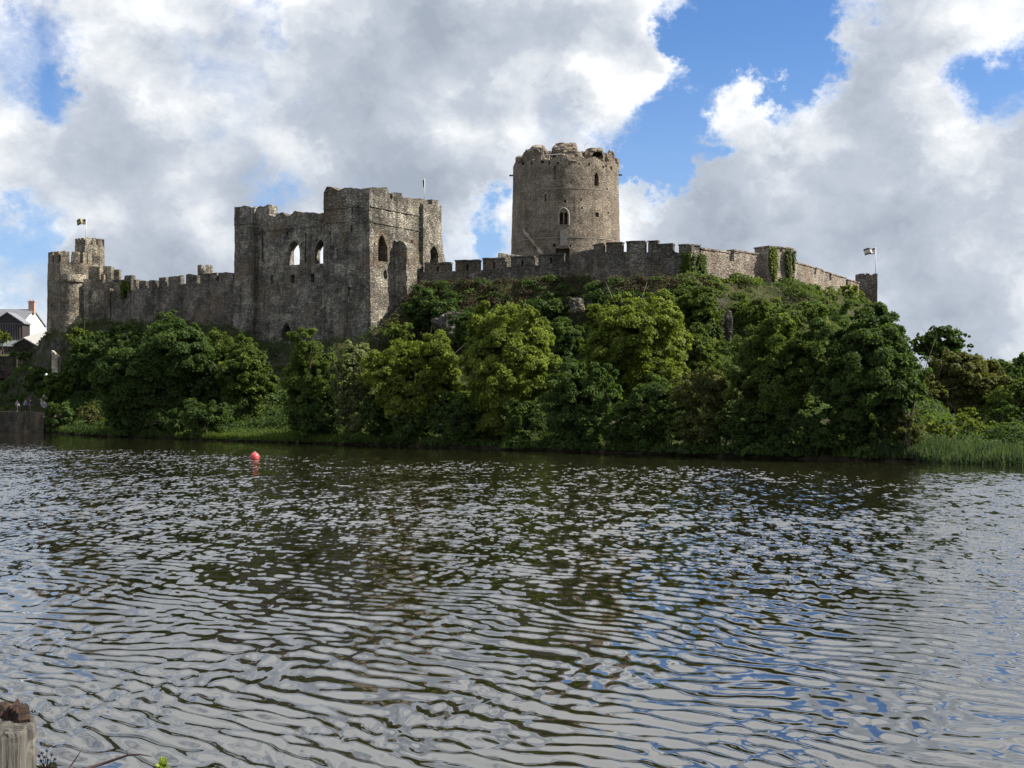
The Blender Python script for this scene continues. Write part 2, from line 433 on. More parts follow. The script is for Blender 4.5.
# ------------------------------------------------------------------ water
def build_water():
    rng = np.random.default_rng(5)
    rows = [5.0, 7.0, 9.0, 10.5]
    while rows[-1] < 105: rows.append(rows[-1] + min(rows[-1] * 0.0042, 0.105))
    while rows[-1] < 300: rows.append(rows[-1] * 1.010)
    ys = np.array(rows)
    us = np.concatenate([np.linspace(-4, -0.48, 40), np.linspace(-0.465, 0.465, 960), np.linspace(0.48, 4, 40)])
    U, Y = np.meshgrid(us, ys); X = U * Y
    dsp = np.where(Y < 106, np.clip(Y * 0.0042, 0.04, 0.11), Y * 0.012)
    # bent a little so that the crests are not ruler-straight
    xw = X + 0.35 * np.sin(0.55 * Y + 0.31 * X) + 0.22 * np.sin(1.3 * X - 0.9 * Y + 2)
    yw = Y + 0.30 * np.sin(0.47 * X - 0.37 * Y + 1) + 0.18 * np.sin(1.1 * Y + 1.2 * X)
    Z = np.zeros_like(X)
    N = 150
    lam = np.exp(rng.uniform(math.log(0.17), math.log(2.6), N))
    for i in range(N):
        th = rng.normal(R(36), R(24))
        k = 2 * math.pi / lam[i]
        wgt = math.exp(-(math.log(lam[i] / 0.33) / 0.80) ** 2)
        a = 0.034 * wgt / k
        fade = np.clip((lam[i] / dsp - 2.5) / 2.5, 0, 1)
        s = np.sin(k * (xw * math.cos(th) + yw * math.sin(th)) + rng.uniform(0, 6.28))
        Z += a * fade * s
    # gusts: rougher and smoother patches, calm under the far bank
    g = 0.93 + 0.16 * np.sin(0.11 * X + 0.17 * Y + 1) + 0.09 * np.sin(0.29 * X - 0.21 * Y) + 0.08 * np.sin(0.05 * X * 1.7 + 0.43 * Y + 2)
    d = np.interp(X, SHX, SHY) - Y
    lee = 0.10 + 0.90 * sstep(3, 34, d + 5 * np.sin(X * 0.15) + 2.5 * np.sin(X * 0.43 + 2))
    lee = np.maximum(lee, sstep(-52, -60, X))
    Z *= g * lee * (1 + 0.22 * sstep(22, 50, Y))
    V = np.stack([X, Y, Z], -1).reshape(-1, 3)
    nx, ny = len(us), len(ys)
    I, J = np.meshgrid(np.arange(nx - 1), np.arange(ny - 1)); a = (J * nx + I).ravel()
    Q = np.stack([a, a + 1, a + nx + 1, a + nx], -1)
    m, t, b, out = new_mat('water')
    pos = t.node('ShaderNodeNewGeometry').outputs['Position']
    b.inputs['Base Color'].default_value = (0.012, 0.011, 0.005, 1)
    b.inputs['Roughness'].default_value = 0.04; b.inputs['IOR'].default_value = 3.2
    b.inputs['Specular IOR Level'].default_value = 0.5
    # wind ripples too small for the mesh: slopes along and across the wind
    mp = t.node('ShaderNodeMapping'); t.l.new(pos, mp.inputs[0])
    mp.inputs['Rotation'].default_value = (0, 0, R(-36)); mp.inputs['Scale'].default_value = (1.0, 0.30, 1.0)
    c1 = t.noise(mp.outputs[0], 6.0, 1, 0.5, 0.1, color=True)
    c2 = t.noise(mp.outputs[0], 2.0, 2, 0.5, 0.3, color=True)
    at = t.node('ShaderNodeAttribute', attribute_name='lee')
    at2 = t.node('ShaderNodeAttribute', attribute_name='ripple')
    sl_ = t.vmath('ADD', t.vmath('SCALE', t.vmath('SUBTRACT', c1, (0.5, 0.5, 0.5)), 0.50), t.vmath('SCALE', t.vmath('SUBTRACT', c2, (0.5, 0.5, 0.5)), 0.60))
    sx = t.node('ShaderNodeSeparateXYZ'); t.l.new(sl_, sx.inputs[0])
    w1, w2 = math.cos(R(36)), math.sin(R(36))
    along = t.math('MULTIPLY', sx.outputs[0], at2.outputs['Fac']); across = t.math('MULTIPLY', t.math('MULTIPLY', sx.outputs[1], 0.45), at2.outputs['Fac'])
    cb = t.node('ShaderNodeCombineXYZ')
    t.l.new(t.math('SUBTRACT', t.math('MULTIPLY', along, w1), t.math('MULTIPLY', across, w2)), cb.inputs[0])
    t.l.new(t.math('ADD', t.math('MULTIPLY', along, w2), t.math('MULTIPLY', across, w1)), cb.inputs[1])
    gn = t.node('ShaderNodeNewGeometry')
    t.l.new(t.vmath('NORMALIZE', t.vmath('ADD', gn.outputs['Normal'], cb.outputs[0])), b.inputs['Normal'])
    o = np_mesh('water', V, Q, m, smooth=True)
    av = o.data.attributes.new('lee', 'FLOAT', 'POINT'); av.data.foreach_set('value', (g * lee).astype(np.float32).ravel())
    av = o.data.attributes.new('ripple', 'FLOAT', 'POINT'); av.data.foreach_set('value', (g * lee * (0.24 + 0.90 * sstep(16, 40, Y))).astype(np.float32).ravel())
    tag(o, kind='structure')
build_water()


# ------------------------------------------------------------------ masonry builders
def rough(p, amp):
    return amp * (mnoise.noise(p * 0.8) + 0.6 * mnoise.noise(p * 2.3))

def ribbon(name, st, mat, parent=None, closed=False, dz=0.7, amp=0.07, topj=0.0, smooth=False, batter=0.0):
    """a solid wall from stations (front xy, back xy, z bottom, z top); faces are gently uneven masonry"""
    hmax = max(s[5] - s[4] for s in st); nz = max(1, int(hmax / dz))
    V = []
    for fx, fy, bx, by, zb, zt in st:
        n = Vector((fx - bx, fy - by, 0)).normalized()
        ztj = zt + topj * (mnoise.noise(Vector((fx * 0.9, fy * 0.9, 3.3))) + 0.7 * mnoise.noise(Vector((fx * 2.7, fy * 2.7, 1.3))))
        for side, (x, y) in enumerate(((fx, fy), (bx, by))):
            for j in range(nz + 1):
                z = zb + (ztj - zb) * j / nz
                p = Vector((x, y, z)); r = rough(p + Vector((0, 0, side * 40)), amp)
                if side == 0: r += batter * (1 - j / nz) ** 2
                q = p + n * (r if side == 0 else -r)
                if j == nz: q.z += topj * 0.4 * mnoise.noise(Vector((x * 2, y * 2, side + 7)))
                V.append(q)
    c = 2 * (nz + 1); N = len(st); Fc = []
    for i in range(N if closed else N - 1):
        a, b = i * c, ((i + 1) % N) * c
        for j in range(nz):
            Fc.append((a + j, b + j, b + j + 1, a + j + 1))
            Fc.append((a + nz + 1 + j, a + nz + 2 + j, b + nz + 2 + j, b + nz + 1 + j))
        Fc.append((a + nz, b + nz, b + 2 * nz + 1, a + 2 * nz + 1))
        Fc.append((a, a + nz + 1, b + nz + 1, b))
    if not closed:
        for a in (0, (N - 1) * c):
            for j in range(nz):
                Fc.append((a + j, a + j + 1, a + nz + 2 + j, a + nz + 1 + j))
    return mesh(name, V, Fc, mat, parent, smooth)

class Path:
    """the outer face of a wall seen in plan; stations are found by the sight line through a photo column"""
    def __init__(self, pts):
        self.p = [Vector((x, y)) for x, y in pts]
    def at(self, px):
        k = (px - CX) / F
        best = None
        for i in range(len(self.p) - 1):
            a, b = self.p[i], self.p[i + 1]
            den = (b.x - a.x) - k * (b.y - a.y)
            if abs(den) < 1e-9: continue
            u = (k * a.y - a.x) / den
            if -1e-6 <= u <= 1 + 1e-6: best = (i, u); break
            e = abs(u - 0.5)
            if best is None or (best[0] < 0 and e < best[2]): best = (-i - 1, u, e)
        i = best[0] if best[0] >= 0 else -best[0] - 1
        a, b = self.p[i], self.p[i + 1]
        q = a + (b - a) * best[1]; t = (b - a).normalized(); n = Vector((t.y, -t.x))
        if n.y > 0: n = -n
        return q, n, t
    def stations(self, px0, px1, thick, zb, top, step=0.7, off=0.0, off2=None, prof=()):
        """stations from column px0 to px1; top is a height or a function of the column"""
        out = []
        q0, _, _ = self.at(px0); q1, _, _ = self.at(px1)
        n = max(1, int((q1 - q0).length / step))
        cols = sorted([px0 + (px1 - px0) * i / n for i in range(n + 1)] + [c[0] for c in prof if px0 + .2 < c[0] < px1 - .2])
        for c in cols:
            q, nn, _ = self.at(c)
            oo = off if off2 is None else off + (off2 - off) * (c - px0) / (px1 - px0)
            f = q + nn * oo; b = q - nn * thick
            zt = top(c, q.y) if callable(top) else top
            z0 = zb(c) if callable(zb) else zb
            out.append((f.x, f.y, b.x, b.y, z0, zt))
        return out

def merlon(path, px0, px1, ytop, zb, thick, mat, parent, cope=0.0, off=0.0):
    D = path.at((px0 + px1) / 2)[0].y; ytop += 0.7 * mnoise.noise(Vector((px0 * .37, 1.7, 2.2)))
    o = ribbon('merlon', path.stations(px0, px1, thick + 0.012, zb, Zp(ytop, D), 0.5, off + 0.012), mat, parent, dz=0.4, amp=0.08, topj=0.17)
    if cope:
        zt = Zp(ytop, D)
        V = path.stations(px0 - 0.5, px1 + 0.5, thick + 0.1, zt - 0.03, zt + cope, 0.6, off + 0.1)
        ribbon('coping', V, mat, o, dz=1, amp=0.03, topj=0.05)
    return o

def cut(o, cutters):
    """carve openings out of a wall"""
    V, Fc = [], []
    for v, f in cutters:
        n = len(V); V += v; Fc += [tuple(i + n for i in q) for q in f]
    c = mesh('cutter', V, Fc, None)
    c.location = o.location
    md = o.modifiers.new('cut', 'BOOLEAN'); md.operation = 'DIFFERENCE'; md.solver = 'EXACT'; md.object = c
    if o.parent is not None:
        c.parent = o.parent
    bpy.context.view_layer.update()
    dg = bpy.context.evaluated_depsgraph_get()
    me = bpy.data.meshes.new_from_object(o.evaluated_get(dg))
    o.modifiers.clear(); old = o.data; o.data = me; me.name = old.name
    bpy.data.objects.remove(c, do_unlink=True)

def opening(q, n, t, w, z0, z1, depth, shape='rect', out=0.8, splay=1.0):
    """prism through a wall face at plan point q (normal n, direction t): rect, lancet (pointed) or round head"""
    if shape == 'rect': pr = [(-.5, 0), (.5, 0), (.5, 1), (-.5, 1)]
    elif shape == 'lancet':
        hh = min(0.55, 0.9 * w / (z1 - z0)); pr = [(-.5, 0), (.5, 0), (.5, 1 - hh), (.40, 1 - hh * .62), (.24, 1 - hh * .26), (0, 1), (-.24, 1 - hh * .26), (-.40, 1 - hh * .62), (-.5, 1 - hh)]
    elif shape == 'ragged':
        pr = [(-.42, 0), (.5, .03), (.44, .3), (.53, .55), (.40, .8), (.1, 1), (-.15, .93), (-.5, .72), (-.40, .4), (-.53, .2)]
    else:
        hh = min(0.6, 0.5 * w / (z1 - z0)); pr = [(-.5, 0), (.5, 0)] + [(.5 * math.cos(a), 1 - hh + hh * math.sin(a)) for a in [i * math.pi / 8 for i in range(9)]]
    V, Fc, m = [], [], len(pr)
    for s in (out, -depth):
        k = 1.0 if s > 0 else splay
        for u, v in pr:
            u *= k; V.append(Vector((q.x + n.x * s + t.x * u * w, q.y + n.y * s + t.y * u * w, z0 + (z1 - z0) * v)))
    Fc = [tuple(range(m)), tuple(range(2 * m - 1, m - 1, -1))] + [(i, i + m, (i + 1) % m + m, (i + 1) % m) for i in range(m)]
    return V, Fc

def px_open(path, px0, px1, y0, y1, depth, shape='rect', splay=1.0):
    """opening seen between photo columns px0..px1 and rows y0 (top)..y1"""
    q, n, t = path.at((px0 + px1) / 2)
    w = (path.at(px1)[0] - path.at(px0)[0]).length
    return opening(q, n, t, w, Zp(y1, q.y), Zp(y0, q.y), depth, shape, 0.8, splay)


# ------------------------------------------------------------------ the great hall block beside the keep
HA, HB = Vector((-36.4, 102.3 * S)), Vector((-17.45, 95.0 * S))
HCc = Vector((-8.6, 103.1 * S))
def build_hall():
    hall = empty('castle_hall', (-20, 168, 10), 'roofless grey stone hall block with two tall lancet openings and one sunlit side', 'castle hall')
    pl, pr = Path([HA, HB]), Path([HB, HCc])
    zb = 9.0
    prof_l = [(237.5, 207.6), (246, 206.6), (257, 207.2), (258, 206), (268.3, 205.5), (269, 216), (275, 215.5), (277, 212.5), (283, 212.2), (285, 215), (290, 215.6), (294, 212.5), (310, 211.8), (318, 213.2), (327.4, 211.5), (327.8, 187.2),
              (334, 188.0), (341, 191.2), (347, 189), (355, 188), (362, 189.5), (371.5, 191)]
    px_, py_ = zip(*prof_l)
    fl = lambda c, y: Zp(float(np.interp(c, px_, py_)), y)
    st = []
    for a, b, off, off2 in ((237.6, 257.5, 0.55, 0.55), (257.6, 327.5, 0.0, 0.0), (327.7, 369.3, 0.8, 0.0)):
        ss = pl.stations(a, b, 1.7, zb, fl, 0.45, off, off2, prof_l)
        st += ss
    o = ribbon('long_wall', st, M['hall'], hall, dz=0.6, amp=0.09, topj=0.22, batter=0.5)
    cuts = [px_open(pl, 290.2, 298.2, 240, 265, 2.2, 'lancet', 2.6), px_open(pl, 317, 325.6, 239.5, 263.5, 2.2, 'lancet', 2.6),
            px_open(pl, 291.3, 295.2, 275, 283.3, 1.2), px_open(pl, 311.2, 315, 274, 282.5, 1.2),
            px_open(pl, 283.5, 292, 322, 341, 1.1, 'lancet'), px_open(pl, 350.5, 352.4, 287, 296, 0.9), px_open(pl, 353, 354.6, 208, 215, .8), px_open(pl, 352.4, 354.2, 225, 232, .8),
            px_open(pl, 271, 273, 275, 283, .8), px_open(pl, 305, 306.4, 233, 262, .35), px_open(pl, 333, 334.6, 233, 236, .5), px_open(pl, 340, 341.6, 249, 252, .5), px_open(pl, 262, 263.5, 237, 262, .3),
            px_open(pl, 286, 287.6, 232, 236, .6), px_open(pl, 300.5, 302, 243, 247, .6)]
    cut(o, cuts)
    # pale dressed arch round the low doorway
    q, n, t = pl.at(287.7)
    V, Fc = [], []
    z0, z1, w = Zp(341, q.y), Zp(322, q.y), (pl.at(292)[0] - pl.at(283.5)[0]).length
    arch = [(-.5, 0), (-.5, .55), (-.40, .73), (-.24, .89), (0, 1), (.24, .89), (.40, .73), (.5, .55), (.5, 0)]
    tube_vf([Vector((q.x + n.x * .12 + t.x * u * (w + .25), q.y + n.y * .12 + t.y * u * (w + .25), z0 + (z1 - z0 + .12) * v)) for u, v in arch], [0.14] * 9, V, Fc, 6)
    mesh('door_arch', V, Fc, M['pale'], hall)
    # string courses
    for pth, a, b, ya, yb, off in ((pl, 262, 327, 230.9, 224.8, .05), (pl, 328, 369.2, 223.7, 220.2, (.85, .05)), (pl, 328, 369.2, 209.5, 205.5, (.85, .05)), (pl, 238, 257.5, 225, 223, .62), (pr, 370.2, 420, 221.3, 231.0, .05), (pr, 370.2, 420, 205.8, 215.8, .05)):
        ss = []
        nseg = 14
        for i in range(nseg + 1):
            c = a + (b - a) * i / nseg; q, n, _ = pth.at(c); z = Zp(ya + (yb - ya) * i / nseg, q.y)
            oo = off if not isinstance(off, tuple) else off[0] + (off[1] - off[0]) * i / nseg
            f = q + n * (oo + 0.07); g = q + n * (oo - 0.3); ss.append((f.x, f.y, g.x, g.y, z - .09, z + .08))
        ribbon('string_course', ss, M['hall'], hall, dz=1, amp=0.04)
    # sunlit right wall
    prof_r = [(369.2, 191), (370, 186.8), (376, 187.2), (381, 188.2), (388.6, 187.8), (389.2, 195), (390.5, 193), (402.8, 193.6), (403.4, 197.4), (412, 198.8), (419.6, 199.8)]
    qx, qy = zip(*prof_r)
    fr = lambda c, y: Zp(float(np.interp(c, qx, qy)), y)
    o = ribbon('gable_wall', pr.stations(369.3, 419.8, 1.7, zb, fr, 0.4), M['hall'], hall, dz=0.6, amp=0.10, topj=0.28, batter=0.4)
    cut(o, [px_open(pr, 377, 387.2, 234, 261.5, 1.25, 'lancet'), px_open(pr, 383.2, 386.6, 270, 279, 1.0, 'round'), px_open(pr, 390, 392.5, 190, 199, 2.5, 'ragged'), px_open(pr, 405, 406.4, 243, 246, .5), px_open(pr, 411, 412.6, 240, 243, .5),
            px_open(pr, 373.5, 375, 243.5, 246.5, .6), px_open(pr, 409, 410.5, 251, 254, .5), px_open(pr, 415, 416.6, 250, 253.5, .6)])
    # stair turret at its far end, open arch in it, and the stepped buttress behind
    o = ribbon('stair_turret', pr.stations(419.9, 438.2, 2.6, zb, lambda c, y: Zp(204.5 if c < 436 else 206, y), 0.4, 0.55), M['hall'], hall, dz=0.6, amp=0.08, topj=0.1)
    cut(o, [px_open(pr, 426.5, 434.8, 246, 268, 1.7, 'ragged')])
    for a, b, yt in ((420, 428.2, 199.6), (432.4, 438.2, 200.4)):
        merlon(pr, a, b, yt, Zp(206.5, 101.5 * S), 0.9, M['hall'], o)
    q, n, t = pr.at(438.2)
    V = []
    prof = [(0, 9), (2.6, 9), (2.2, Zp(268, 103 * S)), (1.4, Zp(250, 103 * S)), (1.1, Zp(237, 103 * S)), (0, Zp(236, 103 * S))]
    for s in (-0.2, -2.4):
        for u, z in prof: V.append((q.x + n.x * s + t.x * u, q.y + n.y * s + t.y * u, z))
    m = len(prof)
    mesh('buttress', V, [tuple(range(m)), tuple(range(2 * m - 1, m - 1, -1))] + [(i, (i + 1) % m, (i + 1) % m + m, i + m) for i in range(m)], M['hall'], hall)
    # broken cross wall still bonded to the sunlit face
    q, n, t = pr.at(399.5)
    stub = []
    for i in range(8):
        s = 0.0 + i * 0.30
        top = Zp(238.5, 97 * S) - (0, 0, .1, .0, .25, .3, .9, 1.3)[i]
        a = q + n * s + t * -(1.15 + .1 * math.sin(i * 2.1)); b = q + n * s + t * (0.9 + .12 * math.sin(i * 3.3))
        stub.append((a.x, a.y, b.x, b.y, 9.0, top))
    ribbon('broken_cross_wall', stub, M['hall'], hall, dz=0.4, amp=0.26, topj=0.4)
    q, n, t = pr.at(410)
    st = []
    for i in range(12):
        c = 404.8 + i * 1.25; q, n, t = pr.at(c)
        top = Zp([246, 243, 245, 246, 244.5, 246, 249, 252, 254, 257, 262, 266][i], q.y)
        f = q + n * (0.75 - 0.03 * i); b = q + n * -0.2
        st.append((f.x, f.y, b.x, b.y, 9.0, top))
    ribbon('vault_remnant', st, M['pale'] if False else M['hall'], hall, dz=0.5, amp=0.2, topj=0.3)
    # low rear walls closing the roofless shell
    bk = [Vector((-9.4, 177.5)), Vector((-15, 184)), Vector((-28, 189)), Vector((-36.8, 176.5))]
    st = []
    for i in range(3):
        for k in range(12):
            q = bk[i] + (bk[i + 1] - bk[i]) * (k / 12); tt = (bk[i + 1] - bk[i]).normalized(); n = Vector((tt.y, -tt.x))
            st.append((q.x, q.y, q.x - n.x * 1.2, q.y - n.y * 1.2, 9.0, 19.0))
    ribbon('rear_wall', st, M['hall'], hall, dz=1.0, amp=0.08, topj=0.4)
    # flagstaff on the turret with a limp pennant
    fp = empty('flagpole', P(424.6, 199, 102.5 * S), 'thin flagpole with a limp dark pennant on the ruined hall turret', 'flagpole')
    V, Fc = [], []
    tube_vf([P(424.6, 206, 102.5 * S), P(424.6, 178.5, 102.5 * S)], [0.06, 0.04], V, Fc, 8); mesh('pole', V, Fc, M['pole'], fp, True)
    V, Fc = [], []
    for i in range(9):
        z = Zp(179.5 + i * .95, 102.5 * S)
        for k in range(4):
            V.append((Xp(424.6, 102.5 * S) - 0.05 - k * 0.07 * (1 - .06 * i), 102.5 * S + 0.09 * math.sin(k * 2 + i * .8), z - k * 0.05))
    for i in range(8):
        for k in range(3): Fc.append((i * 4 + k, i * 4 + k + 1, i * 4 + k + 5, i * 4 + k + 4))
    mesh('pennant', V, Fc, M['flagdark'], fp, True)

M['pole'] = flat('pole_paint', (0.55, 0.56, 0.57), 0.4, 0.1)
M['flagdark'] = flat('dark_cloth', (0.035, 0.04, 0.07), 0.8, 0.3)
build_hall()


# ------------------------------------------------------------------ the round keep
def ring(name, cx, cy, r0, r1, z0, ztop, thick, mat, parent, n=120, dz=0.6, amp=0.07, topj=0.0, poly=None, rot=0.0):
    st = []
    for k in range(n):
        a = 2 * math.pi * k / n
        zt = ztop(a) if callable(ztop) else ztop
        rr = 1.0
        if poly:
            s = 2 * math.pi / poly; b = ((a - rot) % s) - s / 2; rr = math.cos(s / 2) / math.cos(b) if True else 1
        st.append((cx + r1 * rr * math.cos(a), cy + r1 * rr * math.sin(a), cx + (r1 - thick) * rr * math.cos(a), cy + (r1 - thick) * rr * math.sin(a), z0, zt))
    o = ribbon(name, st, mat, parent, closed=True, dz=dz, amp=amp, topj=topj)
    if r0 != r1:
        me = o.data; zs = z0; hh = max(s[5] for s in st) - z0
        off = o.location
        for v in me.vertices:
            w = 1 - (v.co.z - zs) / hh
            d = Vector((v.co.x - cx, v.co.y - cy))
            if d.length > r1 - thick * 0.5:
                d2 = d.normalized() * (r0 - r1) * w; v.co.x += d2.x; v.co.y += d2.y
    return o

def build_keep():
    D = 124.0 * S; cx = Xp(565.6, D); cy = D; r1 = 52.3 * D / F / math.cos(0.04) ; r0 = r1 + 0.55
    k = empty('round_keep', (cx, cy, 19), 'massive round stone keep with ragged top rising above the battlements', 'keep')
    zt = Zp(157.5, D - r1)
    def top(a):
        rel = a + math.pi / 2
        return zt + 0.25 * math.sin(a * 7) * math.sin(a * 3 + 1) + 0.15 * math.sin(a * 17)
    o = ring('drum', cx, cy, r0, r1, 17.5, top, 2.2, M['keep'], k, 144, 0.6, 0.06, 0.18)
    def ap(px):   # plan point, normal and direction on the near side of the drum at a photo column
        kx = (px - CX) / F
        A = 1 + kx * kx; B = -2 * (kx * cx + cy); C = cx * cx + cy * cy - r1 * r1
        y = (-B - math.sqrt(max(B * B - 4 * A * C, 0))) / (2 * A)
        q = Vector((kx * y, y)); n = (q - Vector((cx, cy))).normalized(); return q, n, Vector((-n.y, n.x))
    def op(px0, px1, y0, y1, depth, shape='rect'):
        q, n, t = ap((px0 + px1) / 2); w = (ap(px1)[0] - ap(px0)[0]).length
        return opening(q, n, t, w, Zp(y1, q.y), Zp(y0, q.y), depth, shape, 1.2)
    cuts = [op(594, 598.4, 172, 186, 1.6, 'ragged'), op(595, 598.2, 212.5, 217, 1.2), op(559.8, 563.2, 212.6, 224.5, 1.5, 'round'), op(564.4, 567.6, 212.6, 224.5, 1.5, 'round'),
            op(555.5, 569.5, 248.5, 266, 1.7), op(553.2, 556.2, 244, 247, 0.8), op(545, 546.6, 194, 202, 0.9),
            op(564.4, 566.2, 200, 203, .6), op(580, 581.6, 198.5, 201, .6), op(581, 582.4, 207, 209, .5), op(569.8, 571.2, 244.5, 247, .5), op(553.8, 556, 166, 180, .25), op(606, 607.3, 188, 190, .5), op(606.5, 608, 212, 214, .5)]
    for x, y, w in ((523, 163.5, 2.6), (531.5, 163.5, 1.8), (542.5, 162, 3.4), (549.5, 163, 1.6), (558, 163.5, 1.6), (569, 163.5, 1.8), (579, 163.5, 2), (589, 164.5, 1.8), (603, 167, 1.8), (611, 168, 1.8), (606, 166, 1.6)):
        cuts.append(op(x - w / 2, x + w / 2, y - 1.4, y + 1.3, .6))
    cut(o, cuts)
    # bands, dressed window surround, pale infill, roof scar
    for yb in (188.2, 237.5):
        q, n, t = ap(565.6); z = Zp(yb, q.y)
        rr = r1 + (r0 - r1) * (zt - z) / (zt - 17.5)
        st = []
        for i in range(60):
            a = R(192) + R(156) * i / 59
            st.append((cx + (rr + .05) * math.cos(a), cy + (rr + .05) * math.sin(a), cx + (rr - .3) * math.cos(a), cy + (rr - .3) * math.sin(a), z - .06, z + .06))
        ribbon('offset_band', st, M['keepband'], k, dz=1, amp=0.05)
    q, n, t = ap(563.7)
    V, Fc = [], []
    w = 10.2 * q.y / F; z0, z1 = Zp(225.5, q.y), Zp(208.2, q.y)
    pts = [(-.5, 0), (-.5, .62), (-.42, .80), (-.25, .93), (0, 1), (.25, .93), (.42, .80), (.5, .62), (.5, 0)]
    tube_vf([Vector((q.x + n.x * .22 + t.x * u * w, q.y + n.y * .22 + t.y * u * w, z0 + (z1 - z0) * v)) for u, v in pts], [0.17] * 9, V, Fc, 6)
    mesh('window_surround', V, Fc, M['keeppale'], k)
    q, n, t = ap(563.7)
    V, Fc = [], []
    rr = 0.30
    box_vf((q.x + n.x * 0.2, q.y + n.y * 0.2, (Zp(230, q.y) + Zp(246, q.y)) / 2), (1.05, 0.5, Zp(230, q.y) - Zp(246, q.y)), V, Fc, math.atan2(t.y, t.x))
    mesh('blocked_opening', V, Fc, M['keeppale'], k)
    pts = []
    for i in range(10):
        u = i / 9; px = 525 + 20 * u; py = 229.5 + 27 * u + (1.0 if i % 2 else 0); q, n, t = ap(px)
        pts.append(Vector((q.x + n.x * .35, q.y + n.y * .35, Zp(py, q.y))))
    V, Fc = [], []
    tube_vf(pts, [0.20 + 0.07 * (i % 3) for i in range(10)], V, Fc, 6); mesh('roof_scar', V, Fc, M['pale'], k)
    # broken dome: masonry lumps standing on the wall head
    def lump(name, px, py0, py1, w, dy, mat, arch=False):
        Dl = D - r1 * 0.55 + dy; bm = bmesh.new(); bmesh.ops.create_icosphere(bm, subdivisions=4, radius=1.0)
        c = P(px, (py0 + py1) / 2, Dl); hx = w * Dl / F / 2; hz = (py1 - py0) * Dl / F / 2 + 0.6
        for v in bm.verts:
            p = Vector((math.copysign(abs(v.co.x) ** .72, v.co.x), math.copysign(abs(v.co.y) ** .72, v.co.y), math.copysign(abs(v.co.z) ** .8, v.co.z)))
            nn = mnoise.noise(v.co * 1.9 + Vector((px, 0, 0))) * 0.22 + mnoise.noise(v.co * 5 + Vector((px, 3, 0))) * 0.13
            p *= 1 + nn
            v.co = Vector((c.x + p.x * hx, c.y + p.y * 1.7, c.z - 0.6 + p.z * hz))
        me = bpy.data.meshes.new(name); bm.to_mesh(me); bm.free()
        return link(name, me, mat, k)
    lump('dome_remnant', 537.5, 145.5, 160, 19, 0, M['keep'])
    lump('dome_remnant', 529, 149.5, 162, 12, 1, M['keep'])
    lump('dome_remnant', 549, 151.5, 163, 14, 1.5, M['keep'])
    lump('dome_remnant', 571, 151, 163, 26, -2.0, M['keep'])
    lump('dome_remnant', 603, 153, 166, 16, 2.5, M['keep'])
    lump('dome_remnant', 521, 156, 166, 12, 3.5, M['keep'])
    lump('dome_remnant', 565, 143, 158, 26, 1.5, M['pink'])
    o = lump('dome_remnant', 594, 148.8, 162, 22, 0, M['keep'])
    qq = P(597, 155, D - r1 * .55)
    cut(o, [opening(Vector((qq.x, qq.y - 1.2)), Vector((0, -1)), Vector((1, 0)), 1.7, Zp(160.5, qq.y), Zp(153, qq.y), 2.3, 'round', 1.5)])
    lump('dome_remnant', 580, 152, 161, 14, 0.5, M['keep'])
    lump('dome_remnant', 610.5, 151.5, 167, 9, 3.5, M['pink'])
    lump('dome_remnant', 616.5, 158, 168, 5, 5.5, M['pink'])
    # thin safety rail along the wall head
    rail = empty('safety_railing', P(563, 156, D - r1 + 1), 'thin pale safety rail along the top of the round keep', 'railing')
    V, Fc = [], []
    pts = []
    for i in range(14):
        px = 540 + 36 * i / 13; q, n, t = ap(px); q = q - n * 0.5; pts.append(Vector((q.x, q.y, zt + 0.62)))
    tube_vf(pts, [0.045] * 14, V, Fc, 6); mesh('handrail', V, Fc, M['pole'], rail)
    for i in range(0, 14, 3):
        V, Fc = [], []
        tube_vf([pts[i] - Vector((0, 0, 1.0)), pts[i]], [.04, .04], V, Fc, 6); mesh('post', V, Fc, M['pole'], rail)
    V, Fc = [], []
    b = P(585, 152, D - 3)
    tube_vf([b - Vector((0, 0, 1)), b + Vector((0, 0, 1.2)), b + Vector((.5, 0, 1.35))], [.04] * 3, V, Fc, 6); ho = mesh('lamp_bracket', V, Fc, M['pole'], k)
    # drain spouts on both flanks
    for px, y in ((513.2, 175.5), (619.5, 175)):
        s = -1 if px < 560 else 1
        b = Vector((cx + s * (r1 + .05), cy, Zp(y, cy))); V, Fc = [], []
        box_vf((b.x + s * .1, b.y, b.z), (1.0, .3, .22), V, Fc); mesh('water_spout', V, Fc, M['wall'], k)
M['keepband'] = flat('keep_band', (0.25, 0.22, 0.185), 0.9, 0.3, 2.0, spec=.1)
M['keeppale'] = flat('dressed_stone', (0.27, 0.245, 0.21), 0.9, 0.25, 2.5, spec=.1)
build_keep()


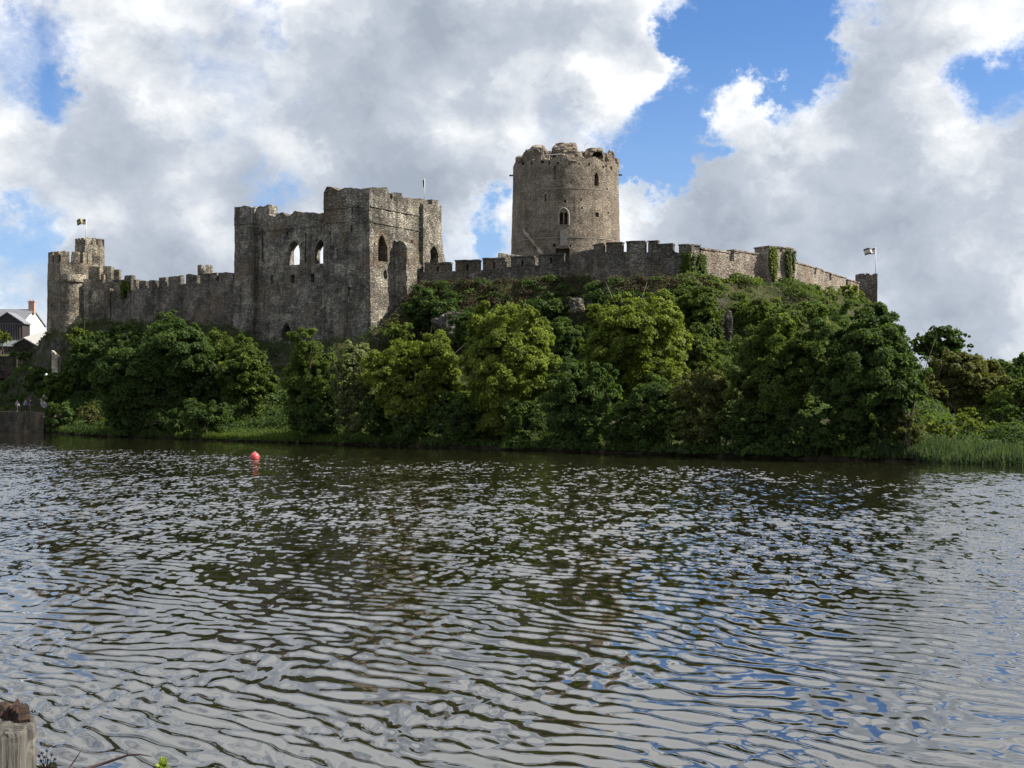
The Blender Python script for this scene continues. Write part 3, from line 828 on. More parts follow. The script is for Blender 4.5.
# ------------------------------------------------------------------ curtain walls
def build_walls():
    # front curtain wall below the keep, its tall bastion and the long stretch to the corner tower
    pth = Path([(x, y * S) for x, y in ((-14.0, 99.6), (7.2, 97.0), (10.4, 92.2), (20.9, 90.0), (31.0, 96.0), (34.2, 97.2), (52.6, 115.2))])
    w = empty('curtain_wall', (10, 95 * S, 17), 'long battlemented grey curtain wall running below the round keep to the corner tower', 'castle wall')
    def section(name, a, b, tops, mat, zb=14.0, thick=1.0, topj=0.08, off=0.0):
        xs, ys = zip(*tops)
        return ribbon(name, pth.stations(a, b, thick, zb, lambda c, y: Zp(float(np.interp(c, xs, ys)), y), 0.55, off, None, tops), mat, w, dz=0.5, amp=0.08, topj=topj)
    s1 = section('wall_section', 406, 569, [(406, 277), (424, 272), (453, 271), (482, 270), (509, 266.5), (539, 265), (569, 262)], M['wall'])
    q = [(410, 418.5, 265.5, 0), (424.8, 450.6, 263.6, .16), (455.3, 479.6, 261.2, .16), (482.8, 505.3, 259, .16), (510.8, 533.8, 257, .16), (538.3, 564, 254.8, .16)]
    for a, b, y, c in q:
        D = pth.at((a + b) / 2)[0].y; base = Zp(float(np.interp((a + b) / 2, [406, 424, 453, 482, 509, 539, 569], [277, 272, 271, 270, 266.5, 265, 262])) + 1.5, D)
        m = merlon(pth, a, b, y, base, 0.9, M['wall'], s1, c)
        c0 = a + (b - a) * .5
        if b - a > 15: cut(m, [px_open(pth, c0 - 1, c0 + 1, y + 3.2, y + 9, .5)])
    s2 = section('bastion', 569, 676, [(569, 256), (574, 252.5), (592, 249), (606, 251.5), (676, 252)], M['wall'], off=0.004)
    for a, b, y, c in ((593.3, 603.4, 244.3, .14), (606.3, 622.2, 243.3, .14), (626.4, 645, 242, .16), (648, 657.6, 241.2, .1), (657.8, 673, 245, .14)):
        merlon(pth, a, b, y, Zp(253, pth.at((a + b) / 2)[0].y), 0.9, M['wall'], s2, c)
    s3 = section('wall_section', 676, 701, [(676, 252.5), (678.8, 252.5), (700, 252.5)], M['wall'])
    merlon(pth, 678.8, 699.8, 245, Zp(254, 91 * S), 0.9, M['wall'], s3, .16)
    s4 = section('wall_section', 701.1, 762.5, [(701, 251.5), (729, 252.5), (729.4, 261.5), (733.8, 261.5), (734.2, 253.5), (762, 253.5)], M['pink'])
    for a, b, y in ((701.1, 729.2, 251.2), (734.3, 762, 253)):
        merlon(pth, a, b, y, Zp(254.5, pth.at((a + b) / 2)[0].y), 0.95, M['pink'], s4, .16)
    tw = section('wall_turret', 762.3, 785.6, [(762, 252.5), (786, 253)], M['pink'], thick=2.2, off=1.0)
    for a, b, y in ((763.5, 773.6, 248), (777, 785.2, 249.3)):
        q0, n, _ = pth.at((a + b) / 2)
        merlon(pth, a, b, y, Zp(253.8, q0.y), 1.6, M['pink'], tw, .12, 1.0)
    s5 = section('wall_section', 786.5, 859, [(786, 262.8), (822, 270.2), (822.4, 272), (859, 284)], M['pink'], topj=0.05)
    for a, b, y0, y1 in ((786.6, 792, 262, 263.4), (794.6, 814, 263.8, 268), (816.6, 822, 269, 270.3), (822.6, 829.2, 271.6, 273.8), (831.2, 845.8, 274.6, 279.2), (847.8, 858.5, 280, 283)):
        merlon(pth, a, b, (y0 + y1) / 2 - 0.6, Zp((y0 + y1) / 2 + 3, pth.at((a + b) / 2)[0].y), 0.95, M['pink'], s5, .12)
    cut(s5, [px_open(pth, a, a + 2, y, y + 6.5, .9) for a, y in ((792.3, 263.8), (814.3, 268.2), (829.4, 273.6), (846, 279.4))])
    # pale repairs in the wall foot
    for a, b, y0, y1 in ((584, 591, 273, 281.5),):
        q0, n, t = pth.at((a + b) / 2); V, Fc = [], []
        box_vf((q0.x + n.x * .05, q0.y + n.y * .05, (Zp(y0, q0.y) + Zp(y1, q0.y)) / 2), ((b - a) * q0.y / F, .3, (y1 - y0) * q0.y / F), V, Fc, math.atan2(t.y, t.x))
        mesh('limewashed_patch', V, Fc, M['pale'], w)
    # corner tower with flag
    D = 114.5 * S; ct = empty('corner_tower', P(870, 310, D), 'small square battlemented tower with a flag at the far end of the wall', 'tower')
    cx, cy = Xp(869.2, D), D + 1.6
    body = ring('tower_body', cx, cy, 2.02, 2.02, 11, Zp(277.5, D), .7, M['wall'], ct, 48, .5, .05, .05, poly=4, rot=R(-52))
    for k in range(12):
        a0 = R(-52) + k * R(30)
        if k % 3 == 2: continue
        st = []
        for i in range(5):
            a = a0 + R(3) + R(23) * i / 4; s = math.pi / 2; b = ((a - R(-52)) % s) - s / 2; rr = math.cos(s / 2) / math.cos(b)
            st.append((cx + 2.04 * rr * math.cos(a), cy + 2.04 * rr * math.sin(a), cx + 1.3 * rr * math.cos(a), cy + 1.3 * rr * math.sin(a), Zp(278.2, D), Zp(273.3, D)))
        ribbon('merlon', st, M['wall'], body, dz=.6, amp=.03, topj=.05)
    # ruined masonry between curtain wall and keep, catching the sun
    ru = ribbon('ruined_wall', Path([(-2.0, 104 * S), (6.5, 104.5 * S)]).stations(498.5, 556, .9, 15, lambda c, y: Zp(float(np.interp(c, [498, 506, 507, 530, 531, 556], [253.2, 253.5, 254.8, 256, 257.5, 258.5])), y), .5), M['pale'], None, dz=.8, amp=.08, topj=.15)
    tag(ru, 'low pale ruined wall between the battlements and the foot of the keep', 'ruined wall')

    # left curtain wall between gatehouse and hall
    lp = Path([(Xp(c, d * S), d * S) for c, d in ((100, 113), (138, 108.2), (190, 105), (241, 102.6))])
    lw = empty('curtain_wall', (-45, 105 * S, 14), 'dark battlemented curtain wall between the gatehouse and the hall block', 'castle wall')
    tops = [(104, 291), (130, 290), (138, 289), (150, 287.8), (166, 286.3), (184, 284), (200, 282.8), (220, 281.5), (241, 280.5)]
    xs, ys = zip(*tops)
    s = ribbon('wall_face', lp.stations(104, 240.5, 1.1, 9, lambda c, y: Zp(float(np.interp(c, xs, ys)), y), .6), M['wall'], lw, dz=.5, amp=.09, topj=.06)
    for a, b, y in ((124.4, 131.0, 275.5), (133.4, 136.2, 279.5), (138.8, 145.8, 281.2), (149.0, 155.6, 279.8), (159.0, 165.6, 278), (168.8, 180.6, 276.2), (186.0, 196.8, 274.7), (202.4, 216.8, 273.6), (218.6, 233.0, 272.5), (236.4, 240.4, 272.2)):
        merlon(lp, a, b, y, Zp(float(np.interp((a + b) / 2, xs, ys)) + 1, lp.at((a + b) / 2)[0].y), .65, M['wall'], s)
    # little turret looking over that wall
    D = 121 * S; tu = empty('wall_turret', P(205, 280, D), 'tiny two-merlon turret just showing over the dark left curtain wall', 'turret')
    cx, cy = Xp(205, D), D
    b = ring('turret_body', cx, cy, 1.15, 1.15, 17, Zp(271.5, D), .4, M['gate'], tu, 24, .6, .03)
    for k in range(4):
        st = []
        for i in range(5):
            a = R(-160) + k * R(90) + R(56) * i / 4
            st.append((cx + 1.17 * math.cos(a), cy + 1.17 * math.sin(a), cx + .75 * math.cos(a), cy + .75 * math.sin(a), Zp(272, D), Zp(265.5, D)))
        ribbon('merlon', st, M['gate'], b, dz=.6, amp=.03)
build_walls()


# ------------------------------------------------------------------ gatehouse at the left end
def crown_merlons(cx, cy, r, z0, z1, thick, n, frac, mat, parent, a0=0.0, poly=None, rot=0.0, skip=()):
    for k in range(n):
        if k in skip: continue
        st = []
        for i in range(7):
            a = a0 + 2 * math.pi * (k + frac * i / 6) / n
            rr = 1.0
            if poly:
                s = 2 * math.pi / poly; bb = ((a - rot) % s) - s / 2; rr = math.cos(s / 2) / math.cos(bb)
            st.append((cx + (r + .015) * rr * math.cos(a), cy + (r + .015) * rr * math.sin(a), cx + (r - thick) * rr * math.cos(a), cy + (r - thick) * rr * math.sin(a), z0, z1))
        ribbon('merlon', st, mat, parent, dz=.5, amp=.05, topj=.10)

def build_gatehouse():
    g = empty('gatehouse', (-66, 117 * S, 13), 'cluster of battlemented gatehouse towers at the left end of the castle', 'gatehouse')
    # broad polygonal tower
    D = 116.0 * S; cx, cy, r = Xp(69.5, D + 2.5), D + 2.8, 3.25
    t = ring('polygonal_tower', cx, cy, r + .2, r, 9, Zp(262, D), .8, M['gate'], g, 96, .6, .06, .08, poly=6, rot=R(-98))
    crown_merlons(cx, cy, r, Zp(262.8, D), Zp(251.3, D), .8, 12, .72, M['gate'], t, R(-96), 6, R(-98), skip=())
    # low round turret in front, with its corbel table
    D = 113.0 * S; cx, cy, r = Xp(70.8, D), D + .6, 1.86
    t = ring('round_turret', cx, cy, r + .12, r, 9, Zp(279, D), .6, M['gate'], g, 64, .6, .05)
    t2 = ring('corbel_table', cx, cy, r + .22, r + .22, Zp(282.2, D), Zp(280.3, D), .5, M['gate'], t, 64, .6, .02)
    t3 = ring('parapet', cx, cy, r + .13, r + .13, Zp(280.4, D), Zp(275, D), .5, M['sunlit_gate'], t, 64, .6, .03, .06)
    # tall square tower behind
    D = 122.0 * S; cx, cy, r = Xp(89.3, D + 2), D + 2.2, 2.42
    t = ring('tall_tower', cx, cy, r, r, 9, Zp(244, D), .7, M['gate'], g, 64, .6, .05, .05, poly=4, rot=R(-91))
    crown_merlons(cx, cy, r, Zp(244.6, D), Zp(237.3, D), .7, 12, .66, M['gate'], t, R(-88), 4, R(-91))
    # stepped parapets between towers and curtain wall
    for a, b, yt, D, dep, mat in ((84, 132, 282.5, 112.6, 1.2, 'gate'), (88.3, 99.5, 266.5, 114.2, 1.4, 'gate'), (99, 104, 274.5, 114.6, 1.2, 'sunlit_gate'), (103.2, 111, 266.3, 115, 1.6, 'gate'), (111.2, 119.3, 269.4, 115.8, 1.2, 'gate'), (104, 131, 279.6, 114.6, 1.0, 'gate'),
                             (82, 103, 279.0, 112.9, 1.0, 'gate')):
        D *= S; p = Path([(Xp(a, D) - .01, D), (Xp(b, D) + .01, D)])
        ribbon('stepped_parapet', p.stations(a, b, dep, 9, Zp(yt, D), .5), M[mat], g, dz=.6, amp=.07, topj=.1)
    # thin projecting buttress that catches the sun
    D = 111.5 * S; p = Path([(Xp(107.5, D), D), (Xp(110, D), D)])
    ribbon('buttress', p.stations(107.6, 109.8, 1.6, 9, Zp(288, D), .3), M['gate'], g, dz=.6, amp=.05)
    fp = empty('flagpole', P(86, 237, 123.5 * S), 'white flagpole with a small black and yellow flag above the gatehouse', 'flagpole')
    flag(fp, 86, 240, 217.5, 123.5 * S, 9.4, 218.6, 224.2, 'y')

def flag(fp, px, y0, y1, D, wpx, fy0, fy1, kind):
    V, Fc = [], []
    tube_vf([P(px, y0 + 6, D), P(px, y1, D)], [.08, .05], V, Fc, 8); mesh('pole', V, Fc, M['pole'], fp, True)
    m = bpy.data.materials['flag_' + kind]
    V, Fc = [], []; nx, nz = 14, 8
    for i in range(nx + 1):
        u = i / nx
        for j in range(nz + 1):
            v = j / nz
            y = fy0 + (fy1 - fy0) * v + 1.3 * u * u + 0.35 * math.sin(u * 7)
            p = P(px - 0.5 - wpx * u * (1 - .12 * v), y, D); p.y += 0.22 * math.sin(u * 8 + v * 1.5)
            V.append(p)
    for i in range(nx):
        for j in range(nz):
            a = i * (nz + 1) + j; Fc.append((a, a + 1, a + nz + 2, a + nz + 1))
    o = mesh('flag', V, Fc, m, fp, True)
    uv = o.data.uv_layers.new(name='uv')
    for pl in o.data.polygons:
        for li in pl.loop_indices:
            vi = o.data.loops[li].vertex_index; uv.data[li].uv = ((vi // (nz + 1)) / nx, 1 - (vi % (nz + 1)) / nz)

def flag_mat(kind):
    m, t, b, out = new_mat('flag_' + kind)
    uv = t.node('ShaderNodeTexCoord').outputs['UV']; s = t.node('ShaderNodeSeparateXYZ'); t.l.new(uv, s.inputs[0])
    dx = t.math('ABSOLUTE', t.math('SUBTRACT', s.outputs[0], 0.45)); dy = t.math('ABSOLUTE', t.math('SUBTRACT', s.outputs[1], 0.5))
    cross = t.math('LESS_THAN', t.math('MINIMUM', t.math('MULTIPLY', dx, 1.4), dy), 0.14)
    if kind == 'y': c = t.mix(cross, (0.07, 0.08, 0.085), (0.34, 0.29, 0.13))
    else: c = t.mix(t.math('GREATER_THAN', dy, 0.24), (0.62, 0.56, 0.50), (0.09, 0.10, 0.12))
    t.l.new(c, b.inputs['Base Color']); b.inputs['Roughness'].default_value = 0.8
flag_mat('y'); flag_mat('w')
M['sunlit_gate'] = stone('sunlit_parapet_stone', (0.13, 0.12, 0.10), (0.30, 0.28, 0.24), (0.50, 0.47, 0.41), 0.5, stain=0.3)  # lighter copy of the gatehouse stone, sunlight put into its colour
build_gatehouse()
fp = empty('flagpole', P(875.6, 274, 116 * S), 'flagpole with a pale flag between dark bars on the right corner tower', 'flagpole')
flag(fp, 875.6, 278, 247, 116 * S, 11.5, 247.8, 254.2, 'w')


# ------------------------------------------------------------------ cliff rocks
def rock(label, px, py, w, h, D, seed, mat=None, depth=1.6):
    D = D * S; bm = bmesh.new(); bmesh.ops.create_icosphere(bm, subdivisions=5, radius=1.0)
    c = P(px, py, D); hx, hz = w * D / F / 2, h * D / F / 2
    s = Vector((seed * 3.7, seed, 0))
    for v in bm.verts:
        p = Vector([math.copysign(abs(a) ** .6, a) for a in v.co])
        q = Vector((p.x * hx, p.y * depth, p.z * hz))
        n = mnoise.fractal(q * 0.55 + s, 0.8, 2.1, 6) * 0.55 + abs(mnoise.noise(Vector((q.x * 1.6, q.y * 1.6, q.z * .5)) + s)) * -0.5
        v.co = c + q * (1 + n * 0.55)
    me = bpy.data.meshes.new('rock_outcrop'); bm.to_mesh(me); bm.free()
    return tag(link('rock_outcrop', me, mat or M['rock']), label, 'rock')
rock('pale grey crag above the treetops just right of the hall corner', 455, 327, 40, 28, 91.3, 1, depth=1.2)
rock('pale upright rock rib showing through ivy under the right wall', 728.5, 330, 6.5, 40, 83.5, 2, depth=.7)
rock('small grey rock face beside a dark hollow under the bastion', 577, 307, 16, 16, 88.0, 3, depth=1.0)


def ruin():
    D = 108.6 * S; p = Path([(Xp(51, D), D), (Xp(58.5, D), D)])
    o = ribbon('ruined_masonry', p.stations(51.6, 57.6, 1.3, Zp(382, D), lambda c, y: Zp(350.5 + (c - 51.6) * .9, y), .25), M['pale'], None, dz=.4, amp=.14, topj=.25)
    tag(o, 'pale ruined masonry block standing out of the slope below the gatehouse', 'ruined masonry')
ruin()


# ------------------------------------------------------------------ plants
def leaf_quads(C, Nn, a, b, rng, tint):
    """diamond leaf sprays centred on C, facing Nn"""
    n = len(C)
    Rv = rng.normal(size=(n, 3)); Tn = np.cross(Nn, Rv); Tn /= np.linalg.norm(Tn, axis=1, keepdims=True) + 1e-9
    Bn = np.cross(Nn, Tn)
    a = a * rng.uniform(0.65, 1.35, n); b = b * rng.uniform(0.65, 1.35, n); a = a[:, None]; b = b[:, None]
    # * rng.uniform(0.65, 1.35, n)[:, None]
    bend = Nn * a * rng.uniform(-.45, .1, n)[:, None]
    V = np.stack([C + Tn * a + bend, C + Bn * b, C - Tn * a + bend, C - Bn * b], 1).reshape(-1, 3)
    return V, np.arange(4 * n).reshape(-1, 4), tint

def unit(rng, n):
    v = rng.normal(size=(n, 3)); return v / np.linalg.norm(v, axis=1, keepdims=True)

def crown_arrays(rng, c, rad, nl, D, dens=1.0, lobes=None, flatbot=0.75, leaf=1.0):
    """lobes > sprays > leaves; returns mesh arrays"""
    c = np.array(c); rad = np.array(rad)
    if lobes is None:
        L = unit(rng, nl * 3); L[:, 2] = np.where(L[:, 2] < -0.5, -L[:, 2], L[:, 2])
        # spread lobe centres over an uneven ellipsoid
        keep = [L[0]]
        for v in L[1:]:
            if len(keep) >= nl: break
            if min(np.linalg.norm(v - k) for k in keep) > 1.25 / math.sqrt(nl) * 1.35: keep.append(v)
        L = np.array(keep); rr = rng.uniform(0.48, 0.88, len(L))[:, None]
        LC = L * rr * rad + c
        LR = rng.uniform(0.20, 0.46, len(L))[:, None] * np.array([rad.min() * .45 + rad.mean() * .55] * 3)[None]
        # stray leaders breaking the outline
        ns_ = nl + 3 if nl >= 9 else 2; sd = unit(rng, ns_); sd[:, 2] = np.abs(sd[:, 2]) * 1.1 - .15
        SC_ = c + sd * rad * rng.uniform(.80, .97, ns_)[:, None]; SR_ = np.repeat(rng.uniform(.09, .17, ns_)[:, None] * rad.mean(), 3, 1) * np.array([[.8, .8, 1.5]])
        LC = np.vstack([LC, c[None], c[None] + np.array([[0, 0, -rad[2] * .4]]), SC_]); LR = np.vstack([LR, rad[None] * 0.62, rad[None] * 0.55, SR_])
    else: LC, LR = lobes
    Cs, Ns, Ts, Ls = [], [], [], []
    s = D * 0.00118 * leaf
    for lc, lr in zip(LC, LR):
        area = 4 * math.pi * ((lr[0] * lr[1]) ** 1.6 / 3 + 2 * (lr[0] * lr[2]) ** 1.6 / 3) ** (1 / 1.6)
        ns = max(5, int(area * 0.85))                                # sprays on the lobe
        d = unit(rng, ns); sc = lc + d * lr * rng.uniform(0.72, 1.12, ns)[:, None]
        sr = np.mean(lr) * rng.uniform(0.20, 0.42, ns)
        st = rng.normal(0, .16, ns)
        m = max(8, int(30 * dens * (np.mean(lr) * 0.31) ** 2 * math.pi / (s * s * 7)))
        thin = rng.uniform(.55, 1.25); ls = rng.uniform(.8, 1.35)
        m = max(8, int(m * thin)); Ls += [ls] * (ns * m)
        for k in range(ns):
            e = unit(rng, m); e[:, 2] = np.where(e[:, 2] < -.3, -e[:, 2], e[:, 2])
            p = sc[k] + e * sr[k] * np.array([1.05, 1.05, 1.0]) * (rng.random(m)[:, None] ** 0.4)
            nn = d[k] * 0.35 + e * 0.55 + np.array([0, 0, .18]) + rng.normal(0, .5, (m, 3))
            Cs.append(p); Ns.append(nn); Ts.append(np.clip(0.42 + st[k] + rng.normal(0, .17, m), 0, 1))
    C = np.concatenate(Cs); Nn = np.concatenate(Ns); T = np.concatenate(Ts)
    Nn /= np.linalg.norm(Nn, axis=1, keepdims=True) + 1e-9
    ok = C[:, 2] > 0.15
    C, Nn, T = C[ok], Nn[ok], T[ok]; Ls = np.array(Ls)[ok]
    V, Q, T = leaf_quads(C, Nn, s * Ls, s * .62 * Ls, rng, T)
    return V, Q, T, LC

def trunk(name, base, targets, r0, mat, parent, rng, lean=0.0):
    V, Fc = [], []
    base = Vector(base); mean = Vector(np.mean([list(t) for t in targets], axis=0))
    fork = base + (mean - base) * 0.42
    mid = base + (fork - base) * 0.5 + Vector((rng.normal(0, .12), rng.normal(0, .12), 0))
    tube_vf([base - Vector((0, 0, .8)), base + Vector((0, 0, .15)), mid, fork], [r0 * 1.35, r0 * 1.1, r0 * .85, r0 * .7], V, Fc, 9)
    for tg in targets:
        tg = Vector(tg); m1 = fork + (tg - fork) * .45 + Vector((rng.normal(0, .25), rng.normal(0, .25), .25))
        st = fork - (fork - mid) * rng.uniform(0, .8)
        tube_vf([st, m1, tg], [r0 * .45, r0 * .28, r0 * .07], V, Fc, 6)
        for _ in range(2):
            tw = tg + Vector(rng.normal(0, 1.0, 3)); tube_vf([m1, m1 + (tw - m1) * .5 + Vector((0, 0, .15)), tw], [r0 * .2, r0 * .12, r0 * .03], V, Fc, 5)
    return mesh(name, V, Fc, mat, parent, True)

def plant(name, cat, label, px, hw, y0, y1, D, kind, seed, nl=9, dens=1.0, group=None, bark='bark', depth=None, leaf=1.0, lobes=None, stem='trunk', crown='crown', tr=None):
    rng = np.random.default_rng(seed)
    D = D * S
    if y1 >= 433 and px < 915:                    # stands right at the water's edge
        for _ in range(8): D = float(np.interp(Xp(px, D), SHX, SHY)) + (1.0 + (0.50 if name != 'shrub' else 0.12) * hw * D / F)
    W = hw * D / F; top, bot = Zp(y0, D), Zp(y1, D)
    X = Xp(px, D); gz = hgt(X, D)
    bot = max(bot, gz - 0.3) if y1 < 460 else bot
    H = max(0.6, (top - bot) / 2)
    o = empty(name, (X, D, gz), label, cat, group)
    rad = (W * .97, depth if depth else min(W, H * 1.2) * .95, H * .98)
    V, Q, T, LC = crown_arrays(rng, (X, D, bot + H), rad, nl, D, dens, lobes, leaf=leaf)
    np_mesh(crown, V, Q, LEAF[kind], o, tint=T)
    tg = [LC[i] for i in rng.permutation(len(LC))[:6]]
    trunk(stem, (X, D, gz), tg, tr if tr else max(0.06, 0.02 * (top - gz)), M[bark], o, rng)
    return o

TREES = [
    # label, px, hw, ytop, ybottom, D, leaf kind, seed, lobes
    ('dense dark tree with pale leaf tips below the left curtain wall', 165, 60, 313, 440, 91, 'dark', 11, 13, {}),
    ('slim mid green tree with a pale leaning trunk under the left end of the hall', 243, 31, 328, 425, 84, 'mid', 12, 9, dict(bark='bark_pale', tr=.2)),
    ('rounded green tree in front of the small arched door of the hall', 310, 35, 329, 441, 81, 'mid', 13, 10, {}),
    ('silvery pale green tree below the sharp corner of the hall', 354, 31, 333, 442, 78, 'silver', 14, 9, {}),
    ('yellow green spreading tree left of the tallest bright tree', 414, 49, 333, 446, 75, 'bright', 15, 12, {}),
    ('tallest bright green tree in front of the cliff below the round keep', 507, 54, 294, 448, 72, 'bright', 16, 14, {}),
    ('round-topped light green tree with bare branches showing under the bastion', 630, 62, 293, 412, 69, 'bright', 17, 14, dict(dens=.85, bark='bark_pale')),
    ('feathery mid green tree below the ivy-covered cliff', 776, 55, 326, 442, 65, 'mid', 19, 12, {}),
    ('big dark green tree below the corner tower at the right', 864, 57, 304, 452, 60, 'dark', 20, 15, {}),
    ('narrow dark tree at the right flank of the big dark tree', 904, 24, 330, 440, 70, 'dark', 21, 8, {}),
    ('flat-topped dark tree standing clear against the sky at the right', 942, 33, 327, 363, 98, 'dark', 22, 10, dict(dens=.95, bark='bark', tr=.28)),
    ('broad olive tree mass under the flat-topped tree', 962, 50, 352, 428, 88, 'olive', 23, 11, {}),
    ('dull green tree behind the olive tree near the right edge', 994, 34, 362, 425, 112, 'dark', 24, 9, {}),
    ('dark conical tree on the skyline at the right edge', 1022, 13, 348, 400, 150, 'dark', 25, 7, {}),
    ('pale green bushy tree at the right edge above the reeds', 1016, 34, 378, 440, 78, 'mid', 26, 9, {}),
]
for lab, px, hw, y0, y1, D, kind, seed, nl, kw in TREES:
    plant('broadleaf_tree', 'tree', lab, px, hw, y0, y1, D, kind, seed, nl, group='trees on the castle bank', **kw)

SHRUBS = [
    ('low dark bank shrub under the tallest bright tree', 470, 44, 388, 450, 66, 'dark', 31, 8),
    ('dark shrub at the waterline left of the round-topped tree', 580, 42, 362, 453, 64, 'dark', 32, 9),
    ('dark shrub at the waterline right under the round-topped tree', 652, 38, 378, 455, 61, 'dark', 33, 9),
    ('greyish scrub with bare twigs left of the feathery tree', 703, 34, 358, 456, 62, 'olive', 34, 9),
    ('low dark shrub at the waterline below the feathery tree', 752, 38, 398, 459, 58, 'dark', 35, 8),
    ('wide low skirt of dark leaves at the foot of the big dark tree', 836, 52, 402, 461, 55.5, 'dark', 36, 9),
    ('olive bush at the water edge right of the big dark tree', 905, 24, 405, 458, 58, 'olive', 37, 7),
    ('bright green arched bush behind the reeds', 968, 16, 402, 442, 62, 'bright', 38, 6),
    ('pale green mound of leaves left of the arched bush', 935, 26, 416, 448, 58, 'bright', 39, 7),
    ('bright low mound just behind the reed bed', 990, 20, 418, 446, 62, 'bright', 40, 6),
    ('dark rounded bush behind the reeds near the right edge', 1010, 20, 400, 444, 70, 'dark', 41, 6),
    ('dark bush overhanging the end of the river wall', 60, 21, 399, 434, 97, 'dark', 42, 6),
    ('yellowish green bush beside the dark one at the river wall end', 90, 15, 400, 436, 92, 'olive', 43, 6),
    ('dark slope shrub just under the gatehouse turret', 96, 30, 328, 392, 105, 'dark', 44, 8),
    ('sunlit pale green shrub at the foot of the gatehouse turret', 78, 13, 326, 350, 107.5, 'bright', 45, 5),
    ('dark shrub on the steep slope left of the ruined masonry block', 28, 20, 350, 398, 115, 'dark', 46, 7),
    ('dull green shrub on the slope above the lamp post', 60, 20, 372, 412, 106, 'mid', 47, 6),
    ('dark shrub between the slope and the dense dark tree', 122, 28, 378, 436, 95, 'dark', 48, 7),
    ('dark green thicket against the foot of the left curtain wall', 128, 30, 322, 360, 103, 'dark', 49, 7),
    ('low green thicket below the left edge of the hall', 218, 24, 326, 372, 93, 'mid', 50, 6),
    ('round green shrub at the right foot of the hall corner', 398, 20, 318, 350, 91, 'mid', 51, 6),
    ('dark ivy bush spreading over the crag beside the hall', 432, 40, 293, 330, 93, 'dark', 52, 8),
    ('leafy shrub along the cliff top under the ivy patch', 700, 32, 290, 335, 84, 'mid', 53, 8),
    ('leafy shrub along the cliff top under the wall turret', 755, 36, 296, 340, 86, 'mid', 54, 8),
    ('green shrub under the sloping right wall', 806, 30, 302, 345, 90, 'mid', 55, 8),
    ('bright climbing bush swallowing the end of the right wall', 849, 17, 284, 330, 104, 'bright', 56, 7),
    ('dark brush filling the slope behind the tallest bright tree', 560, 30, 312, 380, 83, 'dark', 57, 8),
    ('green slope shrub between the rock rib and the round-topped tree', 698, 30, 325, 385, 76, 'mid', 58, 8),
    ('low bank shrub between the silvery tree and the yellow green tree', 378, 26, 392, 446, 71, 'dark', 59, 7),
    ('low bank shrub below the rounded green tree', 318, 30, 396, 443, 76, 'dark', 60, 7),
    ('dark shrub in the hollow below the dense dark tree', 205, 30, 395, 439, 82.5, 'dark', 61, 7),
    ('small pale bush on the sunny bank beside the flat-topped tree', 925, 20, 372, 420, 80, 'olive', 62, 6),
    ('yellowish bush at the foot of the flat-topped tree', 938, 15, 362, 378, 92, 'lime', 63, 5),
    ('sunlit bush in front of the town retaining wall at the left edge', 2, 11, 332, 345, 128, 'bright', 64, 5),
    ('dark thicket on the slope between the crag and the tallest bright tree', 470, 26, 304, 350, 86, 'dark', 100, 7),
    ('dark thicket at the wall foot left of the grey rock face', 545, 26, 294, 330, 89, 'dark', 101, 7),
    ('dark thicket at the wall foot above the round-topped tree', 612, 30, 287, 325, 87, 'dark', 102, 8),
    ('mid green thicket on the slope right of the round-topped tree', 668, 26, 289, 335, 85, 'mid', 103, 7),
    ('dark green shrub on the shoulder below the sloping right wall', 785, 30, 312, 360, 80, 'mid', 104, 8),
    ('dark shrub on the left slope below the ruined masonry block', 40, 18, 366, 405, 110, 'dark', 105, 6),
    ('low dark bush overhanging the water below the dense dark tree', 140, 26, 396, 438, 0, 'dark', 80, 7),
    ('low dark bush at the left end of the waterside grass', 178, 24, 404, 441, 0, 'dark', 81, 7),
    ('dark bush at the waterline below the yellow green spreading tree', 412, 30, 404, 449, 0, 'dark', 82, 7),
    ('dark bush at the waterline below the gap left of the tallest bright tree', 447, 24, 396, 450, 0, 'dark', 83, 7),
    ('dark bush at the waterline under the right half of the tallest bright tree', 527, 30, 392, 452, 0, 'dark', 84, 8),
    ('dark bush at the waterline midway under the round-topped tree', 620, 28, 396, 455, 0, 'dark', 85, 7),
    ('mid green bush at the waterline in the middle of the greyish scrub', 688, 24, 404, 458, 0, 'mid', 86, 7),
    ('dark bush at the waterline between the greyish scrub and the feathery tree', 726, 24, 408, 459, 0, 'dark', 87, 7),
    ('dark bush at the waterline below the gap between the feathery and the big dark tree', 790, 28, 412, 461, 0, 'dark', 88, 7),
    ('dark bush at the waterline under the right half of the big dark tree', 884, 24, 420, 463, 0, 'dark', 89, 7),
    ('white flowering bush beside the lamp post on the river path', 44.5, 5, 396, 409, 106, 'white', 65, 5),
]
for lab, px, hw, y0, y1, D, kind, seed, nl in SHRUBS:
    plant('shrub', 'shrub', lab, px, hw, y0, y1, D, kind, seed, nl, group='shrubs on the castle bank', stem='stems', crown='foliage', dens=.9)

